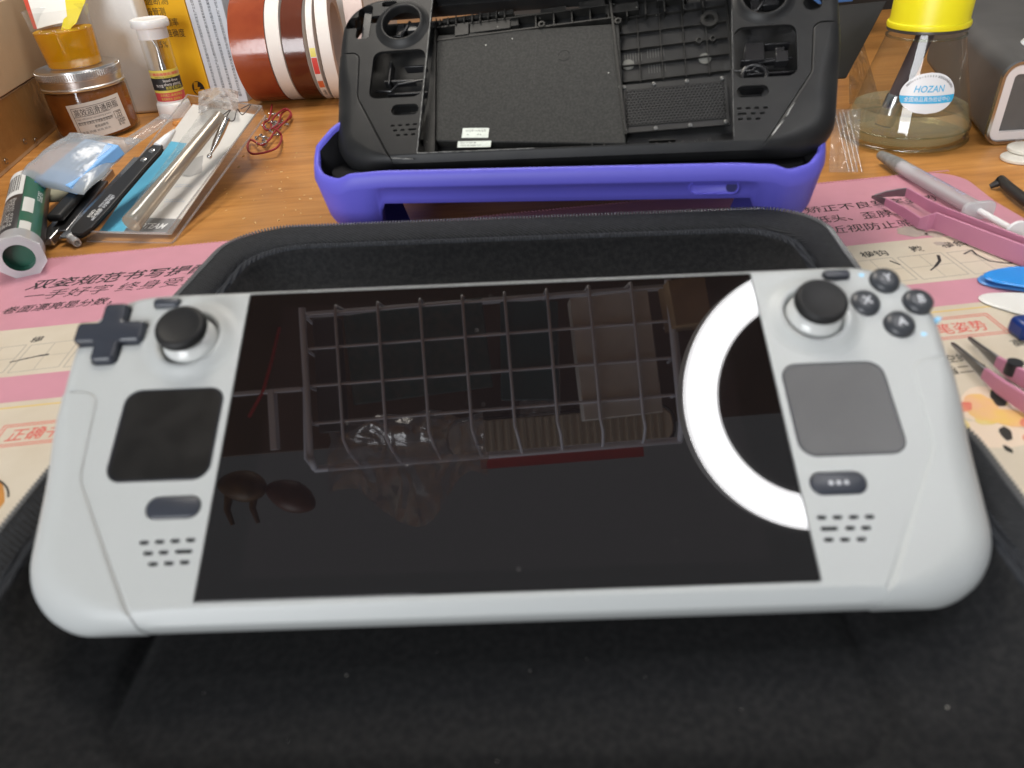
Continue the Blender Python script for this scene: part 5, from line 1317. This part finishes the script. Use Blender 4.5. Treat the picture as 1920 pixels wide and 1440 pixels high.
for k, (u, v, z, r, lab) in enumerate(((1912, 300, 0, 13, 'lower white plastic disc of two stacked at the right edge'), (1926, 291, 3.2, 14.5, 'upper white plastic disc of two stacked at the right edge'))):
    mb = MB(); mb.lathe([(0, z), (r - 1, z), (r, z + .8), (r, z + 2.4), (r - 1, z + 3.1), (0, z + 3.1)], 40, 0, T(*G(u, v, 0)))
    tag(obj('plastic_disc', mb, pmat('ivory_plastic', (0.70, 0.67, 0.60), .4), None, 40), lab, 'disc', 'white plastic discs at the right edge')
mb = MB(); mb.tube([G(1856, 350, 2), G(1868, 345, 4), G(1876, 337, 5), G(1892, 352, 6), G(1920, 374, 6), G(1960, 400, 6)], [1.6, 2.4, 3.2, 3.4, 3.4, 3.4], 10)
tag(obj('black_probe', mb, pmat('black_rubber', (0.02, 0.018, 0.017), .5), None, 60), 'black pointed probe lead on bare wood at the right edge', 'probe')

# dark cartons and bags behind the shell
mb = MB(); mb.slab(GY(1500, 152, 640), GY(1584, 148, 640), GY(1660, 4, 670), GY(1500, 20, 670), 3)
tag(obj('black_carton', mb, pmat('black_card', (0.022, 0.021, 0.020), .45, var=(15, .4)), None, 0, bevel=.6), 'black carton panel leaning between the shell and the flask', 'carton')
mb = MB(); mb.slab(GY(1540, 90, 668), GY(1612, 70, 668), GY(1606, 22, 690), GY(1540, 20, 690), 2)
tag(obj('grey_flap', mb, pmat('grey_card', (0.10, 0.095, 0.085), .5), None, 0, bevel=.6), 'open dark grey carton flap behind the shell corner', 'carton flap')
mb = MB(); mb.box((0, 0, 0), (60, 50, 70))
o = tag(obj('blue_box', mb, pmat('bright_blue_card', (0.07, 0.20, 0.52), .4), None, 0, bevel=1), 'bright blue box far behind the yellow flask cap', 'box'); o.matrix_world = T(*(Vector((425, 1010, 75)) * S))
mb = MB(); mb.box((0, 0, 0), (900, 30, 260))
o = tag(obj('rear_board', mb, pmat('dark_back_panel', (0.03, 0.028, 0.026), .6, var=(6, .6)), None, 0), 'dark board standing across the back of the bench', 'board'); o.matrix_world = T(0.45, 1.16, 0.13)
mb = MB(); mb.box((0, 0, 0), (70, 40, 60))
o = tag(obj('paper_pad', mb, pmat('white_pad_paper', (0.62, 0.60, 0.58), .6), None, 0, bevel=.6), 'white printed pad behind the top left corner of the shell', 'pad'); o.matrix_world = T(-.145, 1.02, .06) @ RZ(-12)
mb = MB(); mb.grid(lambda u, v: tuple(G(1560 + 54 * u - 6 * v, 205 + 118 * v, 6 + 26 * (1 - v) + 3 * noise3(u * 4, v * 5))), 20, 26)
zb = tag(obj('grip_bag', mb, CLEARB, None, 180), 'clear grip-seal bag lying between the purple cover and the flask', 'plastic bag')
mb = MB()
for k in range(4): mb.tube([G(1566 + k * 8 + 26 * t, 210 + 112 * t, 9 + 26 * (1 - t)) for t in [i / 8 for i in range(9)]], .45, 6)
obj('zip_ridges', mb, film('ridge_film', (.95, .95, .95), .15, .15, haze=.25), None, 60).parent = zb
mb = MB(); mb.grid(lambda u, v: tuple(G(1592 + 60 * u * (.4 + .6 * v), 70 + 125 * v, 16 + 40 * (1 - v) + 7 * noise3(u * 5, v * 6, 3))), 24, 30)
tag(obj('bubble_pouch', mb, film('yellowed_film', (0.82, 0.80, 0.70), .2, .12, haze=.25, hazecol=(0.34, 0.31, 0.24), bump=(130, 3)), None, 180), 'crinkled clear pouch squeezed beside the flask', 'plastic bag')

# syringe of grey grease
sa, sb = G(1650, 290, 7), G(1908, 436, 10); Q = upto(sa, sb); Ln = (sb - sa).length
sy = thing('grease_syringe', 'clear syringe of grey grease with blue print lying on the pink mat', 'syringe', Q)
mb = MB(); mb.lathe([(0, 0), (2.8, 0), (3.3, 1.5), (4.2, 12), (4.9, 24), (4.9, 30), (0, 30)], 28); obj('grey_tip', mb, pmat('grey_paste', (0.24, 0.24, 0.235), .4, bump=(300, .5), var=(150, .8), col2=(.14, .14, .14, 1)), sy, 50)
mb = MB(); mb.lathe([(4.8, 28), (4.8, Ln * .76)], 28, cap0=False, cap1=False); obj('barrel', mb, film('syringe_film', (0.93, 0.93, 0.94), .1, .12, haze=.5, hazecol=(0.68, 0.66, 0.67)), sy, 60)
mb = MB(); mb.lathe([(3.8, 30), (3.8, 44), (2.6, 46), (1.9, 50), (1.9, Ln - 2)], 20); mb.lathe([(0, Ln - 2), (6.4, Ln - 2), (6.9, Ln - 1), (6.4, Ln), (0, Ln)], 28); obj('plunger', mb, pmat('white_plunger', (0.72, 0.71, 0.71), .35), sy, 40)
mb = MB(); mb.prism(rrect(0, 0, 20, 11, 4), Ln * .755, Ln * .775); obj('finger_flange', mb, NZ, sy, 40, bevel=.4)
QI = Q.to_3x3().inverted(); upl = QI @ Vector((-.1, -.55, 1)).normalized(); AS = math.atan2(upl.y, upl.x)
def wsy(p):
    a = AS + p.y / 4.9; return (4.95 * math.cos(a), 4.95 * math.sin(a), 44 + p.x)
text('lettering', 'Thermal Grease YN', 3.0, pmat('pale_blue_ink', (0.30, 0.33, 0.55), .5), sy, warp=lambda p: wsy(Vector((p.x, p.y - 1.5, 0))), fit=58)

# pink tweezers
PKM = pmat('pink_enamel', (0.50, 0.20, 0.30), .34, spec=.5)
def ribbon(path, h0, h1, t, m, nm, par):
    """An upright metal strip: path = (pixel u, v, height of its top edge, strip height)."""
    top = [G(u, v, z) for u, v, z, h in path]; q = MB(); R = []
    for i, p in enumerate(top):
        a = top[max(0, i - 1)]; b = top[min(len(top) - 1, i + 1)]; d = (b - a); d.z = 0; d.normalize(); n = Vector((-d.y, d.x, 0)) * t / 2
        h = path[i][3]; R.append([p + n, p - n, p - n - Vector((0, 0, h)), p + n - Vector((0, 0, h))])
    q.rings(R); return obj(nm, q, m, par, 40, bevel=.3)
t1 = thing('pink_tweezers', 'pink tweezers with a bent tip lying over the syringe end', 'tweezers', T(*G(1920, 470, 0)))
I1 = t1.matrix_world.inverted()
def place(o): 
    o.matrix_parent_inverse = I1p; return o
I1p = t1.matrix_world.inverted()
place(ribbon([(1700, 351, 12, 6), (1745, 376, 13, 7), (1768, 386, 13, 8), (1830, 410, 13, 9), (1925, 446, 13, 9.5), (1990, 474, 13, 9.5)], 0, 0, 1.5, PKM, 'arm', t1))
place(ribbon([(1662, 371, 10, 5), (1700, 390, 10, 6.5), (1727, 408, 10, 7), (1744, 402, 13, 10), (1757, 398, 14, 10.5), (1830, 426, 14, 11), (1920, 459, 14, 11.5), (1985, 480, 14, 11.5)], 0, 0, 1.6, PKM, 'arm', t1))
place(ribbon([(1640, 365, 8, 2), (1662, 358, 10, 4), (1684, 354, 11, 5), (1702, 352, 12, 6)], 0, 0, 1.2, DKSTEEL, 'tip', t1))
place(ribbon([(1636, 366, 7, 2), (1650, 369, 9, 3.5), (1664, 372, 10, 5)], 0, 0, 1.2, DKSTEEL, 'tip', t1))
t2 = thing('pink_tweezers', 'pink tweezers with open steel points over the printed flowers', 'tweezers', T(*G(1920, 730, 0))); I1p = t2.matrix_world.inverted()
place(ribbon([(1786, 641, 6, 1.5), (1812, 661, 8, 3), (1848, 690, 10, 5)], 0, 0, 1.4, DKSTEEL, 'tip', t2)); place(ribbon([(1848, 690, 10, 5), (1880, 712, 11, 7), (1930, 742, 12, 8), (1975, 768, 12, 8)], 0, 0, 1.8, PKM, 'arm', t2))
place(ribbon([(1818, 631, 6, 1.5), (1845, 650, 8, 3), (1872, 668, 10, 5)], 0, 0, 1.4, DKSTEEL, 'tip', t2)); place(ribbon([(1872, 668, 10, 5), (1900, 683, 11, 7), (1930, 698, 12, 8), (1980, 722, 12, 8)], 0, 0, 1.8, PKM, 'arm', t2))
mb = MB(); mb.lathe([(0, 0), (3.2, 0), (3.2, 6), (0, 6)], 20, 0, T(*G(1896, 700, 6))); place(obj('black_stud', mb, ZIP, t2, 40))
# guitar-pick openers
BLUEP = pmat('sky_blue_pick', (0.02, 0.25, 0.70), .28, spec=.5); NAVY = pmat('navy_plastic', (0.008, 0.03, 0.16), .3)
def pick(lab, cu, cv, z, rx, ry, rot, m, nm='opening_pick', t=1.0, grp='opening picks at the right edge'):
    P = []
    for i in range(40):
        a = 2 * math.pi * i / 40; k = 1 + .10 * math.cos(3 * a); P.append((rx * k * math.cos(a), ry * k * math.sin(a)))
    q = MB(); q.rings([[(x, y, 0) for x, y in inset(P, .8)], [(x, y, t * .5) for x, y in P], [(x, y, t) for x, y in inset(P, .8)]])
    o = tag(obj(nm, q, m, None, 40), lab, 'opening pick', grp); o.matrix_world = T(*(G(cu, cv, z) * S)) @ RZ(rot); return o
pick('lower pale-edged blue pick of the two stacked at the right edge', 1903, 528, 2.2, 17, 12.5, 172, pmat('pale_blue_pick', (0.08, 0.27, 0.62), .3), t=1.4)
pick('upper bright blue pick of the two stacked at the right edge', 1912, 522, 5.4, 16, 12, 168, BLUEP, t=1.4)
pick('white pick lying below the two blue picks', 1915, 572, 2.2, 17.5, 12, 150, pmat('white_pick', (0.72, 0.71, 0.67), .35), t=1.4)
bar('navy_clip', 'dark navy plastic clip below the white pick at the right edge', 'clip', G(1898, 632, 2), G(1975, 622, 2), 12, 9, NAVY, 2.4)
# coin-bright dust on the case lining
first = None
for i, (u, v, z) in enumerate(((650, 1267, 4.3), (994, 1258, 4.3), (1210, 1270, 4.3), (382, 1300, 4.3), (1776, 1327, 9), (932, 1428, 4.3), (1100, 1235, 4.3), (820, 1222, 4.3), (1390, 1330, 4.3), (540, 1390, 4.3))):
    if first is None: q = MB(); q.lathe([(0, 0), (.28, .1), (.3, .3), (0, .5)], 8); first = obj('lint_speck', q, pmat('pale_lint', (0.55, 0.52, 0.46), .7), None, 60); o = first
    else: o = first.copy(); COL.objects.link(o)
    k = (.8, .55, .4, .4, .9, .5, .3, .3, .4, .3)[i]; o.matrix_world = T(*(G(u, v, z) * S)) @ Matrix.Scale(k, 4)
    tag(o, 'pale lint speck on the black lining of the near case half', 'lint', 'pale lint specks on the black lining')
